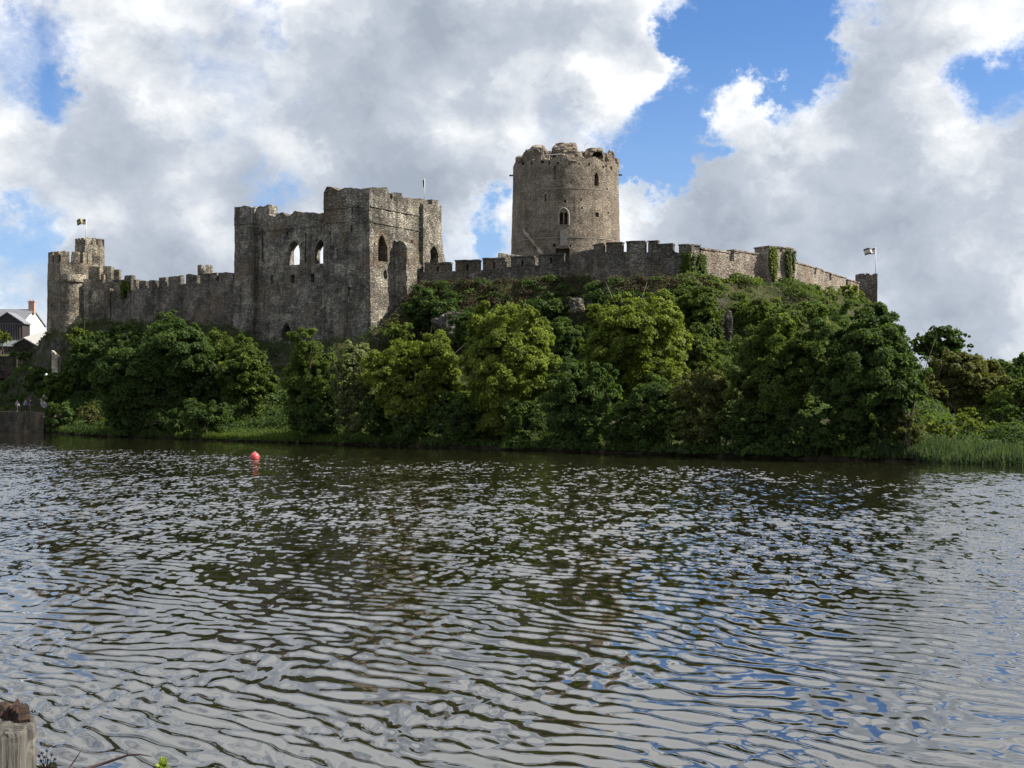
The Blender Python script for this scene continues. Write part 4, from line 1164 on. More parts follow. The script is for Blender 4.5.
# ivy curtains hanging on the walls
def ivy(label, path, px0, px1, y0, y1, off, kind, seed, n=2600):
    rng = np.random.default_rng(seed)
    u = np.clip(0.5 + rng.normal(0, .27, n), -.15, 1.15); v = rng.random(n) ** .8
    C, Nn = [], []
    edge = 0.28 * np.sin(v * 9 + seed) + 0.15 * np.sin(v * 23)
    v = v * (0.62 + 0.38 * np.sin(u * 9 + seed * 2) * np.sin(u * 4 + seed)) + 0.06 * np.sin(u * 17)
    for uu, vv, ee in zip(u, v, edge):
        c = px0 + (px1 - px0) * (0.5 + (uu - .5) * (0.85 + ee * .6))
        q, nn, t = path.at(c); z = Zp(y0 + (y1 - y0) * vv, q.y)
        o = off + rng.uniform(.02, .35)
        C.append((q.x + nn.x * o, q.y + nn.y * o, z)); Nn.append((nn.x, nn.y, .5))
    C = np.array(C); Nn = np.array(Nn) + rng.normal(0, .35, (n, 3)); Nn /= np.linalg.norm(Nn, axis=1, keepdims=True)
    V, Q, T = leaf_quads(C, Nn, .15, .10, rng, np.clip(rng.normal(.45, .2, n), 0, 1))
    return tag(np_mesh('ivy', V, Q, LEAF[kind], tint=T), label, 'ivy', 'ivy on the castle walls')
rp = Path([(x, y * S) for x, y in ((10.4, 92.2), (20.9, 90.0), (31.0, 96.0), (34.2, 97.2), (52.6, 115.2))])
ivy('ivy patch hanging on the wall right of the bastion', rp, 682, 693, 254, 284, 0.1, 'mid', 1)
ivy('narrower ivy strip beside the ivy patch on the bastion', rp, 697, 704, 255, 284, 0.1, 'mid', 2, 1600)
ivy('ivy strip on the left edge of the small wall turret', rp, 763, 770, 250, 288, 1.15, 'bright', 3, 1800)
ivy('ivy strip on the right edge of the small wall turret', rp, 779, 785, 251, 288, 1.15, 'mid', 4, 1800)
ivy('ivy clump on the left curtain wall beside the gatehouse', Path([(Xp(c, d * S), d * S) for c, d in ((100, 113), (138, 108.2))]), 122, 130, 282, 300, 0.1, 'mid', 5, 1300)

# ground cover on the bank, grass by the water, reeds, far wood
def cover(name, label, n, xr, tr, kind, seed, size, hmax, test=None, upright=False):
    rng = np.random.default_rng(seed)
    X = rng.uniform(*xr, n); t = rng.uniform(*tr, n)
    ys = np.interp(X, SHX, SHY); yw = np.interp(X, WLX, WLY); Y = ys + t * (yw - ys)
    cl = np.sin(X * .8 + 1.3 * np.sin(Y * .5)) * np.sin(Y * .9 + np.sin(X * .6)) + .5 * np.sin(X * 2.3 + seed) * np.sin(Y * 2.1)
    ok = cl > -0.55
    X, Y, t, cl = X[ok], Y[ok], t[ok], cl[ok]
    if test is not None:
        ok = test(X, Y, t); X, Y, t, cl = X[ok], Y[ok], t[ok], cl[ok]
    m = len(X); Z = height(X, Y) + rng.random(m) * hmax * (0.5 + 0.5 * np.clip(cl + .5, 0, 1.4))
    C = np.stack([X, Y, Z], 1)
    Nn = rng.normal(0, .5, (m, 3)) + np.array([0.0, -0.55, 0.75]); Nn /= np.linalg.norm(Nn, axis=1, keepdims=True)
    V, Q, T = leaf_quads(C, Nn, size, size * .6, rng, np.clip(.42 + .13 * cl + rng.normal(0, .17, m), 0, 1))
    return tag(np_mesh(name, V, Q, LEAF[kind], tint=T), label, None, None, 'stuff')
notwall = lambda X, Y, t: (height(X, Y) > .3) & ~((X < -60) & (Y - np.interp(X, SHX, SHY) < 10))
def mounds(name, label, nm, xr, tr, kind, seed, rlo, rhi, leaf, dens, test=None, over=0.0):
    """low rounded swells of ivy and bramble running into each other over the ground"""
    rng = np.random.default_rng(seed); Cs, Ns, Ts = [], [], []
    X = rng.uniform(*xr, nm); t = rng.uniform(*tr, nm)
    ys = np.interp(X, SHX, SHY); yw = np.interp(X, WLX, WLY); Y = ys + t * (yw - ys) + over
    if test is not None:
        ok = test(X, Y, t); X, Y = X[ok], Y[ok]
    Z = height(X, Y); Rr = rng.uniform(rlo, rhi, len(X)) * rng.uniform(.7, 1.2, len(X))
    for x, y, z, r in zip(X, Y, Z, Rr):
        m = int(dens * r * r * 2 * math.pi / (leaf * leaf * 1.2))
        d = unit(rng, m); d[:, 2] = np.abs(d[:, 2]); k = max(4, int(r * 7))
        cl = unit(rng, k); cl[:, 2] = np.abs(cl[:, 2]); near = np.argmax(d @ cl.T, 1); bump = np.max(d @ cl.T, 1)
        rad = r * (0.70 + 0.42 * bump ** 6) * rng.uniform(.86, 1.05, m)
        p = np.array([x, y, max(z, 0.05) - 0.1]) + d * rad[:, None] * np.array([1.15, 1.15, rng.uniform(.6, .95)])
        Cs.append(p); Ns.append(d * .5 + cl[near] * .4 + rng.normal(0, .45, (m, 3)) + np.array([0, 0, .15]))
        Ts.append(np.clip(rng.normal(.42, .12) + (rng.normal(0, .10, k))[near] + rng.normal(0, .14, m), 0, 1))
    C = np.concatenate(Cs); Nn = np.concatenate(Ns); T = np.concatenate(Ts); Nn /= np.linalg.norm(Nn, axis=1, keepdims=True)
    ok = C[:, 2] > 0.02; C, Nn, T = C[ok], Nn[ok], T[ok]
    V, Q, T = leaf_quads(C, Nn, leaf, leaf * .62, rng, T)
    return tag(np_mesh(name, V, Q, LEAF[kind], tint=T), label, None, None, 'stuff')
notgrass = lambda X, Y, t: ~((X > -33) & (X < -14)) & ~(X < -59)
mounds('undergrowth', 'dark ivy and bramble covering the castle bank', 620, (-84, 56), (.06, .90), 'dark', 71, .7, 1.9, .17, .8, notwall)
mounds('cliff_ivy', 'mid green ivy spilling over the cliff under the right wall', 460, (19, 53), (.60, .985), 'mid', 74, .5, 1.4, .17, .8, notwall)
mounds('brambles', 'dark brambles overhanging the waterline', 110, (-59, 27), (0, .012), 'dark', 72, .6, 1.3, .14, .8, notgrass, .5)
mounds('waterside_scrub', 'dark scrub and nettles along the waterline', 60, (-59, 30), (0, .02), 'dark', 75, .4, .9, .13, .8, None, .6)
mounds('dry_brush', 'brown and green brush tangled along the foot of the front walls', 220, (-13, 22), (.80, .965), 'brown', 77, .4, 1.0, .13, .8, notwall)
mounds('wall_foot_ivy', 'dark ivy tangled along the foot of the front walls', 200, (-13, 24), (.74, .96), 'dark', 78, .5, 1.2, .15, .8, notwall)
cover('dead_grass', 'brownish dry growth on the ledges below the walls', 45000, (-16, 24), (.80, .995), 'brown', 73, .12, .6, notwall)
cover('ground_ivy', 'thin dark ground cover between the bushes', 90000, (-84, 62), (.03, .99), 'dark', 76, .14, .7, notwall)

def blades(name, label, n, pick, kind, seed, hlo, hhi, w):
    rng = np.random.default_rng(seed)
    X, Y = pick(rng, n); n = len(X)
    Z = np.maximum(height(X, Y), -0.1); h = rng.uniform(hlo, hhi, n)
    h = h * (0.85 + 0.22 * np.sin(X * 1.7 + np.sin(Y * .9)) * np.sin(Y * 1.3) + 0.10 * np.sin(X * 5.3 + Y * 3))
    a = rng.uniform(0, 2 * math.pi, n); lean = rng.normal(0, .24, (n, 2)) * h[:, None]
    dx, dy = np.cos(a) * w, np.sin(a) * w
    V = np.zeros((n, 4, 3))
    V[:, 0] = np.stack([X - dx, Y - dy, Z], 1); V[:, 1] = np.stack([X + dx, Y + dy, Z], 1)
    tx, ty = X + lean[:, 0], Y + lean[:, 1]
    V[:, 2] = np.stack([tx + dx * .25, ty + dy * .25, Z + h], 1); V[:, 3] = np.stack([tx - dx * .25, ty - dy * .25, Z + h], 1)
    T = np.clip(rng.normal(.5, .22, n), 0, 1)
    return tag(np_mesh(name, V.reshape(-1, 3), np.arange(4 * n).reshape(-1, 4), LEAF[kind], tint=T), label, None, None, 'stuff')
def reed_pick(rng, n):
    X = rng.uniform(23.5, 60, n); ys = np.interp(X, SHX, SHY)
    w = 0.8 + 9 * sstep(23.5, 29, X)
    return X, ys - 1.3 * sstep(24.5, 28, X) + rng.random(n) * w + .3 * np.sin(X * 1.1)
blades('reeds', 'bed of pale green reeds along the right water edge', 26000, reed_pick, 'reed', 81, .6, 1.2, .045)
def grass_pick(rng, n):
    X = rng.uniform(-36, -13, n); ys = np.interp(X, SHX, SHY); return X, ys + .1 + rng.random(n) ** 1.5 * 5.0
blades('bank_grass', 'rough sunlit grass on the low bank below the hall', 22000, grass_pick, 'mid', 82, .2, .7, .035)
def edge_pick(rng, n):
    X = rng.uniform(-58, 25, n); ys = np.interp(X, SHX, SHY)
    ok = (np.sin(X * .9) + np.sin(X * 2.3 + 1) + rng.normal(0, .6, n)) > 0
    return X[ok], (ys + .05 + rng.random(n) * 1.2)[ok]
blades('waterside_weeds', 'straggling weeds along the muddy waterline', 9000, edge_pick, 'mid', 83, .2, .8, .04)

def far_wood():
    rng = np.random.default_rng(91); Vs, Qs, Ts = [], [], []; nv = 0
    for k in range(420):
        X = rng.uniform(70, 330); Y = rng.uniform(300, 650)
        if X / Y < 0.28 or X / Y > .6: continue
        z = hgt(X, Y); r = rng.uniform(3.2, 6.0)
        c = np.array([X, Y, z + r * .9]); m = 260
        d = unit(rng, m); p = c + d * r * np.array([1, 1, .95]) * rng.uniform(.75, 1.1, m)[:, None]
        nn = d + rng.normal(0, .4, (m, 3)) + np.array([0, 0, .3]); nn /= np.linalg.norm(nn, axis=1, keepdims=True)
        V, Q, T = leaf_quads(p, nn, .75, .5, rng, np.clip(rng.normal(rng.uniform(.2, .7), .15, m), 0, 1))
        Vs.append(V); Qs.append(Q + nv); Ts.append(T); nv += len(V)
    tag(np_mesh('far_wood', np.concatenate(Vs), np.concatenate(Qs), LEAF['dark'], tint=np.concatenate(Ts)), 'far wooded rise beyond the right end of the castle', None, None, 'stuff')
far_wood()


# ------------------------------------------------------------------ left edge: house, walls, quay, lamp, people
M['render_white'] = flat('white_render', (0.80, 0.80, 0.76), .85, .05, 1.0)
M['slate'] = flat('slate', (0.16, 0.165, 0.18), .6, .25, 3.0)
M['slate_dark'] = flat('slate_dark', (0.11, 0.11, 0.115), .65, .3, 3.0)
M['cladding'] = flat('dark_cladding', (0.032, 0.024, 0.022), .7, .3, 4.0)
M['brick'] = flat('chimney_brick', (0.44, 0.27, 0.21), .9, .25, 6.0)

def gable(V, Fc, x0, x1, y0, y1, z0, ze, zr, axis):
    """house volume with a ridge along axis 'x' or 'y'"""
    n = len(V)
    if axis == 'x':
        ym = (y0 + y1) / 2
        V += [(x0, y0, z0), (x0, y1, z0), (x0, y1, ze), (x0, ym, zr), (x0, y0, ze), (x1, y0, z0), (x1, y1, z0), (x1, y1, ze), (x1, ym, zr), (x1, y0, ze)]
    else:
        xm = (x0 + x1) / 2
        V += [(x0, y0, z0), (x1, y0, z0), (x1, y0, ze), (xm, y0, zr), (x0, y0, ze), (x0, y1, z0), (x1, y1, z0), (x1, y1, ze), (xm, y1, zr), (x0, y1, ze)]
    Fc += [(n, n + 1, n + 2, n + 3, n + 4), (n + 9, n + 8, n + 7, n + 6, n + 5)] + [(n + i, n + (i + 1) % 5, n + 5 + (i + 1) % 5, n + 5 + i) for i in range(5)]

def roof(name, pts_a, pts_b, mat, parent, th=.22):
    """two slopes over a ridge; pts are (eave, ridge, eave) at both ends"""
    V = [Vector(p) for p in (*pts_a, *pts_b)]; V += [p + Vector((0, 0, th)) for p in V]
    Fc = [(0, 3, 4, 1), (1, 4, 5, 2), (6, 7, 10, 9), (7, 8, 11, 10), (0, 1, 7, 6), (1, 2, 8, 7), (3, 9, 10, 4), (4, 10, 11, 5), (0, 6, 9, 3), (2, 5, 11, 8)]
    return mesh(name, V, Fc, mat, parent)

def build_house():
    D = 150.0 * S
    h = empty('house', P(25, 345, D), 'white gabled house with grey roof and brick chimney left of the castle', 'house')
    # main range: ridge runs left to right, its white gable end turned a little towards us and into the sun
    R0 = P(33, 310.6, D + 3); ze = Zp(329, D)
    ang = R(38)
    ux = Vector((-math.cos(R(8)), -math.sin(R(8)) , 0)); uy = Vector((math.sin(ang), math.cos(ang), 0))
    f = P(22.6, 322, D); f = Vector((f.x, f.y, 0)); bk = P(44, 325, D + 6.5); bk = Vector((bk.x, bk.y, 0)); rm = Vector((R0.x, R0.y, 0)); L = 26
    zr = R0.z; zb = 9.0; zef, zeb = Zp(321.8, D), Zp(326, D + 6.5)
    V = []
    for s in (0, L):
        o = ux * s
        for p, z in ((f, zb), (bk, zb), (bk, zeb), (rm, zr), (f, zef)): V.append((p.x + o.x, p.y + o.y, z))
    mesh('wall', V, [(0, 1, 2, 3, 4), (9, 8, 7, 6, 5)] + [(i, (i + 1) % 5, (i + 1) % 5 + 5, i + 5) for i in range(5)], M['render_white'], h)
    e = ux * -0.25
    def rp_(p, z, s, out=0): return Vector((p.x, p.y, z + .03)) + e + ux * s
    dn = (f - rm).normalized() * .35; db = (bk - rm).normalized() * .35
    roof('roof', (rp_(f + dn, zef - .25, 0), rp_(rm, zr, 0), rp_(bk + db, zeb - .25, 0)), (rp_(f + dn, zef - .25, L), rp_(rm, zr, L), rp_(bk + db, zeb - .25, L)), M['slate'], h)
    V, Fc = [], []
    box_vf((R0.x - .2, R0.y, zr + .55), (1.15, .85, 2.3), V, Fc); ch = mesh('chimney', V, Fc, M['brick'], h)
    V, Fc = [], []
    box_vf((R0.x - .2, R0.y, zr + 1.75), (1.35, 1.05, .16), V, Fc); mesh('chimney_cap', V, Fc, M['brick'], ch)
    for s in (-.28, .28):
        lathe('chimney_pot', [(.15, 0), (.13, .4)], (R0.x - .2 + s, R0.y, zr + 1.83), M['brick'], ch, 10)
    # dark timber-clad gable in front
    g = empty('timber_gable_building', P(8, 345, 147 * S), 'dark timber-clad gabled building in front of the white house', 'building')
    Dg = 146.0 * S; x0, x1 = Xp(-7, Dg), Xp(22.3, Dg); V, Fc = [], []
    gable(V, Fc, x0, x1, Dg, Dg + 4, 9.0, Zp(323, Dg), Zp(313.2, Dg), 'y'); mesh('wall', V, Fc, M['cladding'], g)
    xm = (x0 + x1) / 2; zre, zee = Zp(313.2, Dg) + .04, Zp(323, Dg) - .15
    roof('roof', ((x0 - .35, Dg - .3, zee), (xm, Dg - .3, zre), (x1 + .35, Dg - .3, zee)), ((x0 - .35, Dg + 4, zee), (xm, Dg + 4, zre), (x1 + .35, Dg + 4, zee)), M['slate'], g)
    for i in range(11):
        px = -4 + i * 2.4; V, Fc = [], []
        box_vf((Xp(px, Dg), Dg - .05, (Zp(340, Dg) + Zp(325, Dg)) / 2), (.09, .1, Zp(325, Dg) - Zp(340, Dg)), V, Fc); mesh('batten', V, Fc, M['slate_dark'], g)
    V, Fc = [], []; box_vf((xm, Dg - .06, Zp(324, Dg)), (x1 - x0, .12, .14), V, Fc); mesh('batten', V, Fc, M['slate_dark'], g)
    V, Fc = [], []; box_vf((Xp(6, Dg), Dg - .25, Zp(343.5, Dg)), (5.2, .5, 1.1), V, Fc); mesh('plinth', V, Fc, M['render_white'], g)
    # low outbuilding with a grey lean roof
    b = empty('outbuilding', P(24, 345, 138 * S), 'low stone outbuilding with a pale grey pitched roof below the white house', 'outbuilding')
    Dl = 136.0 * S; V, Fc = [], []
    x0, x1 = Xp(13, Dl), Xp(35, Dl); ze, zr = Zp(345.5, Dl), Zp(339, Dl)
    gable(V, Fc, x0, x1, Dl, Dl + 7, 8, ze, zr, 'y'); mesh('wall', V, Fc, M['quay'], b)
    xm = (x0 + x1) / 2
    roof('roof', ((x0 - .3, Dl - .2, ze - .1), (xm, Dl - .2, zr + .04), (x1 + .3, Dl - .2, ze - .1)), ((x0 + 1, Dl + 8, ze + 1.6), (xm + 1.4, Dl + 8, zr + 1.9), (x1 + 1.8, Dl + 8, ze + 1.6)), M['slateroof'], b)
    # retaining wall of the town and the river wall
    p = Path([(Xp(-60, 127 * S), 127 * S), (Xp(22, 124 * S), 124 * S)])
    o = ribbon('retaining_wall', p.stations(-55, 13, 1.2, 2, lambda c, y: Zp(356 if c < 10 else 352, y), 1.0), M['quay'], None, dz=.8, amp=.08, topj=.1)
    cut(o, [px_open(p, 0, 4, 378, 392, .8)])
    tag(o, 'dark stone retaining wall of the town at the left edge', 'wall')
    p = Path([(-82.4, 110.9), (-70.9, 106.6), (-61.0, 100.9)])
    st = []
    for i in range(60):
        u = i / 59; x = -95 + u * 34.6
        y = float(np.interp(x, SHX, SHY)) - 1.5; n = Vector((-0.45, -0.89)) if x > -71 else Vector((-.35, -.93))
        st.append((x, y, x - n.x * 2.6, y - n.y * 2.6, -1.4, 2.66))
    o = ribbon('river_wall', st, M['quay'], None, dz=.4, amp=.03, topj=.04)
    tag(o, 'low dark stone river wall at the left water edge below the path', 'wall')
M['slateroof'] = flat('pale_slate', (0.27, 0.26, 0.25), .7, .2, 3.0)
build_house()

# riverside path
V, Fc = [], []
xs = np.linspace(-95, -60.6, 30)
for x in xs:
    y = float(np.interp(x, SHX, SHY)); V += [(x, y + .8, 2.66), (x, y + 4.5, 2.66)]
for i in range(29): Fc.append((2 * i, 2 * i + 2, 2 * i + 3, 2 * i + 1))
tag(mesh('path', V, Fc, flat('path_gravel', (.16, .145, .12), .95, .25, 4.0)), kind='structure')

def lamp():
    D = 107.0 * S; b = P(46.5, 400, D); gz = hgt(b.x, D)
    o = empty('lamp_post', (b.x, D, gz), 'slim lamp post with a white globe on the slope above the river path', 'lamp post')
    V, Fc = [], []; zt = Zp(377, D)
    tube_vf([(b.x, D, gz - .2), (b.x, D, gz + .8), (b.x, D, gz + .82), (b.x, D, zt)], [.09, .09, .055, .05], V, Fc, 10); mesh('post', V, Fc, M['slate_dark'], o)
    lathe('lamp_globe', [(.05, -.25), (.18, -.15), (.23, .03), (.18, .18), (.06, .26)], (b.x, D, zt + .25), M['render_white'], o, 14)
lamp()

M['skin'] = flat('skin', (.45, .28, .2), .6, .05); M['hair'] = flat('hair', (.05, .035, .025), .7, .2)
def person(label, px, D, h, top, bottom, face=0.3, stride=.16):
    D = D * S; x = Xp(px, D); z = 2.67; k = h / 1.75
    o = empty('person', (x, D, z), label, 'person', 'people on the river path')
    ca, sa = math.cos(face), math.sin(face)
    def W(p): return Vector((x + (p[0] * ca - p[1] * sa) * k, D + (p[0] * sa + p[1] * ca) * k, z + p[2] * k))
    def skin(name, verts, edges, rad, mat, parent):
        me = bpy.data.meshes.new(name); bm = bmesh.new(); lay = bm.verts.layers.skin.verify()
        vs = [bm.verts.new(W(v)) for v in verts]
        for a, b in edges: bm.edges.new((vs[a], vs[b]))
        for v, r in zip(vs, rad): v[lay].radius = (r * k, r * k)
        vs[0][lay].use_root = True
        bm.to_mesh(me); bm.free()
        ob = bpy.data.objects.new(name, me); COL.objects.link(ob)
        ob.modifiers.new('skin', 'SKIN'); sd = ob.modifiers.new('sub', 'SUBSURF'); sd.levels = 2; sd.render_levels = 2
        bpy.context.view_layer.update()
        m2 = bpy.data.meshes.new_from_object(ob.evaluated_get(bpy.context.evaluated_depsgraph_get()))
        bpy.data.objects.remove(ob, do_unlink=True); m2.name = name
        m2.materials.clear()
        return link(name, m2, mat, parent, True)
    s = stride
    body = [(0, 0, .95), (0, 0, 1.15), (0, 0, 1.38), (0, 0, 1.50), (0, .02, 1.62), (0, .01, 1.70),
            (-.10, 0, .90), (-.10, -s, .50), (-.10, -s * .4, .08), (-.10, -s * .4 - .14, .04),
            (.10, 0, .90), (.10, s, .50), (.10, s * 1.3, .10), (.10, s * 1.3 - .14, .05),
            (-.19, 0, 1.40), (-.24, .05, 1.13), (-.24, -.05, .88), (-.24, -.08, .80), (.19, 0, 1.40), (.24, -.05, 1.13), (.24, -.14, .90), (.24, -.16, .82)]
    ed = [(0, 1), (1, 2), (2, 3), (3, 4), (4, 5), (0, 6), (6, 7), (7, 8), (8, 9), (0, 10), (10, 11), (11, 12), (12, 13), (2, 14), (14, 15), (15, 16), (16, 17), (2, 18), (18, 19), (19, 20), (20, 21)]
    rd = [.13, .12, .14, .055, .09, .07, .085, .06, .04, .035, .085, .06, .04, .035, .06, .045, .035, .035, .06, .045, .035, .035]
    skin('body', body, ed, rd, M['skin'], o)
    skin('jacket', [(0, 0, .98), (0, 0, 1.15), (0, 0, 1.38), (0, 0, 1.47), (-.19, 0, 1.40), (-.24, .05, 1.13), (-.24, -.05, .92), (.19, 0, 1.40), (.24, -.05, 1.13), (.24, -.13, .93)],
         [(0, 1), (1, 2), (2, 3), (2, 4), (4, 5), (5, 6), (2, 7), (7, 8), (8, 9)], [.17, .155, .17, .07, .08, .065, .05, .08, .065, .05], top, o)
    skin('trousers', [(0, 0, .97), (-.10, 0, .88), (-.10, -s, .50), (-.10, -s * .4, .13), (.10, 0, .88), (.10, s, .50), (.10, s * 1.3, .15)],
         [(0, 1), (1, 2), (2, 3), (0, 4), (4, 5), (5, 6)], [.15, .105, .08, .06, .105, .08, .06], bottom, o)
    V, Fc = [], []
    bm = bmesh.new(); bmesh.ops.create_icosphere(bm, subdivisions=3, radius=.105 * k)
    for v in bm.verts:
        v.co = Vector((v.co.x * .95, v.co.y, v.co.z * 1.05)); 
        if v.co.y < -.03 * k and v.co.z < .03 * k: v.co.y = -.03 * k
        v.co += W((0, .035, 1.68))
    me = bpy.data.meshes.new('hair'); bm.to_mesh(me); bm.free(); link('hair', me, M['hair'], o, True)
C_ = lambda n, c: flat(n, c, .85, .15, 8.0)
person('person in a pale grey top walking first on the river path', 17.4, 107.2, 1.66, C_('cloth_grey', (.30, .30, .29)), C_('cloth_dark', (.04, .045, .055)), .9)
person('person in a light blue top between two others on the river path', 25.4, 106.2, 1.68, C_('cloth_blue', (.20, .25, .36)), C_('cloth_navy', (.025, .03, .05)), .9)
person('person in a dark navy jacket walking last on the river path', 30.6, 105.6, 1.76, C_('cloth_black', (.025, .03, .055)), C_('cloth_tan', (.10, .09, .085)), .9, .2)


# ------------------------------------------------------------------ on and beside the water
def buoy():
    D = 51.0 * S; x = Xp(254.8, D); r = .31
    o = empty('mooring_buoy', (x, D, 0), 'round red mooring buoy floating on the open water', 'buoy')
    m = flat('red_plastic', (.50, .065, .055), .38, .12, 3.0, spec=.5)
    prof = [(r * math.sin(R(a)), r * .62 - r * math.cos(R(a)) + 0.0) for a in range(8, 173, 8)]
    lathe('float', [(max(.01, r * math.sin(R(a))), .16 - r * math.cos(R(a))) for a in range(4, 180, 8)], (x, D, 0), m, o, 28)
    lathe('waterline_band', [(r * .90, -.035), (r * .90 + .012, .02), (r * .93 + .012, .05)], (x, D, .0), flat('algae', (.09, .02, .015), .6, .3), o, 28)
    V, Fc = [], []
    c = Vector((x, D, r + .155))
    tube_vf([c + Vector((.06 * math.cos(a), 0, .06 * math.sin(a))) for a in [i * math.pi / 6 for i in range(13)]], [.016] * 13, V, Fc, 6, False); mesh('mooring_eye', V, Fc, M['pole'], o, True)
    V, Fc = [], []
    for i in range(2): pass
buoy()

def timber_pile():
    o = empty('timber_pile', (-2.56, 6.4, 0), 'weathered grey timber pile in the corner beside the near bank', 'timber pile')
    m, t, b, out = new_mat('weathered_wood')
    pos = t.node('ShaderNodeNewGeometry').outputs['Position']
    g = t.noise(t.scalevec(pos, (28, 28, 1.6)), 1.0, 7, .65, .6)
    c = t.mix(t.step(g, .3, .7), (.036, .034, .030), (.155, .145, .125))
    c = t.mix(t.step(t.noise(pos, 9, 6, .7), .5, .7, 0, .6), c, (.27, .25, .21))
    c = t.mix(t.step(t.noise(t.scalevec(pos, (40, 40, .9)), 1.0, 3), .40, .33, 0, .9), c, (.012, .010, .008))
    t.l.new(c, b.inputs['Base Color']); b.inputs['Roughness'].default_value = .9; b.inputs['Specular IOR Level'].default_value = .15
    bp = t.node('ShaderNodeBump'); t.l.new(g, bp.inputs['Height']); bp.inputs['Distance'].default_value = .03; t.l.new(bp.outputs[0], b.inputs['Normal'])
    V, Fc = [], []; seg = 72; cx, cy = -2.605, 6.38; zt = 2.04
    lv = [-1.5, 0.2, .8, 1.2, 1.5, 1.7, 1.85, 1.95, 2.02, zt]
    def rr(a):
        q = max(abs(math.cos(a - .12)), abs(math.sin(a - .12))); return .265 * (0.72 + .28 / q) * (1 + .03 * math.sin(a * 11) + .02 * math.sin(a * 23 + 1))
    for i, z in enumerate(lv):
        for k in range(seg):
            a = 2 * math.pi * k / seg; r = rr(a) * (1 - (.035 if i == len(lv) - 1 else 0))
            gr = .012 * mnoise.noise(Vector((math.cos(a) * 9, math.sin(a) * 9, z * .6)))
            V.append((cx + (r + gr) * math.cos(a), cy + (r + gr) * math.sin(a), z + (.012 * mnoise.noise(Vector((math.cos(a) * 4, math.sin(a) * 4, 0))) if i > 6 else 0)))
    for i in range(len(lv) - 1):
        for k in range(seg):
            k2 = (k + 1) % seg; Fc.append((i * seg + k, i * seg + k2, (i + 1) * seg + k2, (i + 1) * seg + k))
    base = (len(lv) - 1) * seg
    for j, f in enumerate((.75, .5, .25)):
        for k in range(seg):
            a = 2 * math.pi * k / seg; r = rr(a) * f
            V.append((cx + r * math.cos(a), cy + r * math.sin(a), zt + .016 * mnoise.noise(Vector((r * math.cos(a) * 18, r * math.sin(a) * 18, 5)))))
        n0 = base if j == 0 else base + j * seg; n1 = base + (j + 1) * seg
        for k in range(seg):
            k2 = (k + 1) % seg; Fc.append((n0 + k, n0 + k2, n1 + k2, n1 + k))
    V.append((cx, cy, zt)); cI = len(V) - 1; n1 = base + 3 * seg
    for k in range(seg): Fc.append((n1 + k, n1 + (k + 1) % seg, cI))
    mesh('post', V, Fc, m, o)
    # splintered rotten brown heart wood standing on the far side of the top
    rng = np.random.default_rng(3)
    mm = flat('rotten_wood', (.030, .016, .010), .9, .8, 30.0, bump=.01)
    V, Fc = [], []; n = 40
    for i in range(n):
        a = R(20) + R(150) * i / (n - 1); h = .035 + .035 * abs(math.sin(i * .9)) * abs(math.sin(i * .37 + .5)) + .03 * rng.random()
        if i < 4 or i > n - 5: h *= .4
        for r, z in ((.20, -.02), (.19 + .01 * rng.random(), h), (.13 + .02 * rng.random(), h * (.5 + .5 * rng.random())), (.12, -.02)):
            V.append((cx + .05 + r * math.cos(a), cy + r * 1.05 * math.sin(a), zt + z))
    for i in range(n - 1):
        for k in range(4): Fc.append((i * 4 + k, i * 4 + (k + 1) % 4, i * 4 + 4 + (k + 1) % 4, i * 4 + 4 + k))
    Fc += [(0, 1, 2, 3), (n * 4 - 1, n * 4 - 2, n * 4 - 3, n * 4 - 4)]
    mesh('rotten_heartwood', V, Fc, mm, o)
timber_pile()

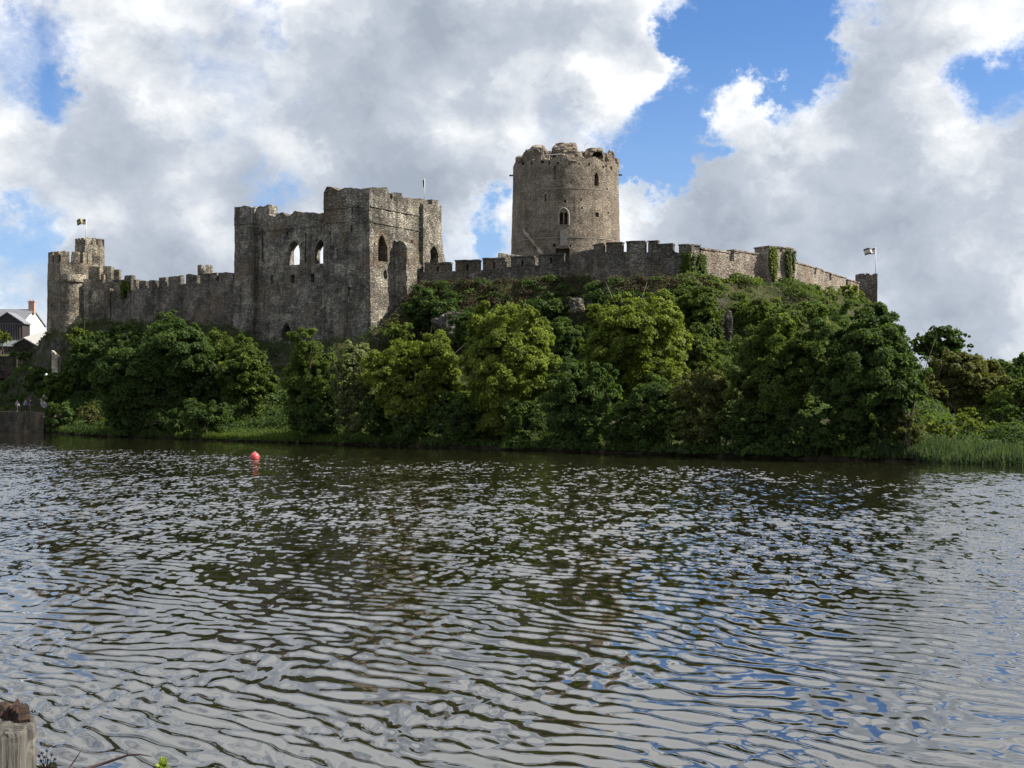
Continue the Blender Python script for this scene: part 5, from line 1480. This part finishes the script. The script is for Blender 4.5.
M['twig'] = flat('twig', (.055, .035, .03), .8, .4, 20.0)
def near_plants():
    rng = np.random.default_rng(8)
    o = empty('bramble_stem', (-1.95, 5.0, 1.9), 'bare dark bramble stem arching over the water by the timber pile', 'bramble')
    V, Fc = [], []
    D = 6.12
    tube_vf([Vector((-1.98, 4.9, 1.75)), P(88, 768, D), P(108, 762, D), P(128, 755, D + .02), P(140, 754.5, D), P(152, 756.5, D)], [.009, .008, .007, .006, .004, .002], V, Fc, 7)
    tube_vf([P(128, 755, D), P(126, 751, D - .05), P(131, 748, D)], [.003, .002, .001], V, Fc, 5); mesh('stem', V, Fc, M['twig'], o, True)
    o = empty('bramble_stem', (-2.1, 4.95, 1.9), 'thin upright reddish twig beside the timber pile', 'bramble')
    V, Fc = [], []
    tube_vf([Vector((-2.1, 4.9, 1.75)), P(68, 770, D), P(77, 757, D), P(83, 747, D)], [.006, .004, .003, .001], V, Fc, 6); mesh('stem', V, Fc, M['twig'], o, True)
    # pale leaf and dark seed heads
    o = empty('seeding_weed', (-2.2, 4.95, 1.9), 'small weed with dark seed heads against the timber pile', 'weed')
    V, Fc = [], []
    tips = [(42, 753), (47, 750.5), (52, 754.5), (45, 757), (39, 756), (55, 759), (48, 760), (41, 761)]
    for px, py in tips:
        tube_vf([P(47, 775, D), P((47 + px) / 2, 765, D), P(px, py, D)], [.003, .002, .0015], V, Fc, 5)
    mesh('stems', V, Fc, M['twig'], o, True)
    for px, py in tips:
        c = P(px, py, D); lathe('seed_head', [(.002, -.007), (.007, -.003), (.008, .002), (.003, .007)], c, M['flagdark'], o, 8)
    V = [P(59, 756, D), P(61.5, 762, D) + Vector((0, -.02, 0)), P(60.5, 767, D), P(58, 763, D) + Vector((0, .02, 0))]
    mesh('pale_leaf', V, [(0, 1, 2, 3)], flat('pale_leaf', (.32, .34, .20), .7, .2, 20), o)
    o = empty('leafy_shoot', (-1.55, 5.0, 1.9), 'bright lime green shoot tip rising at the bottom edge', 'shoot')
    C, Nn = [], []
    for i in range(90):
        u = rng.random(); c = P(163 + rng.normal(0, 1.5 + 2.2 * u), 758 + 22 * u, D + rng.normal(0, .02)); C.append(c); Nn.append(rng.normal(0, .5, 3) + np.array([0, -.6, .6]))
    C = np.array(C); Nn = np.array(Nn); Nn /= np.linalg.norm(Nn, axis=1, keepdims=True)
    V, Q, T = leaf_quads(C, Nn, .016, .010, rng, np.clip(rng.normal(.5, .2, 90), 0, 1)); np_mesh('leaves', V, Q, LEAF['lime'], o, tint=T)
    V, Fc = [], []
    tube_vf([Vector((-1.6, 4.9, 1.75)), P(163, 772, D), P(163, 760, D)], [.005, .004, .002], V, Fc, 6); mesh('stem', V, Fc, LEAF['mid'], o)
near_plants()
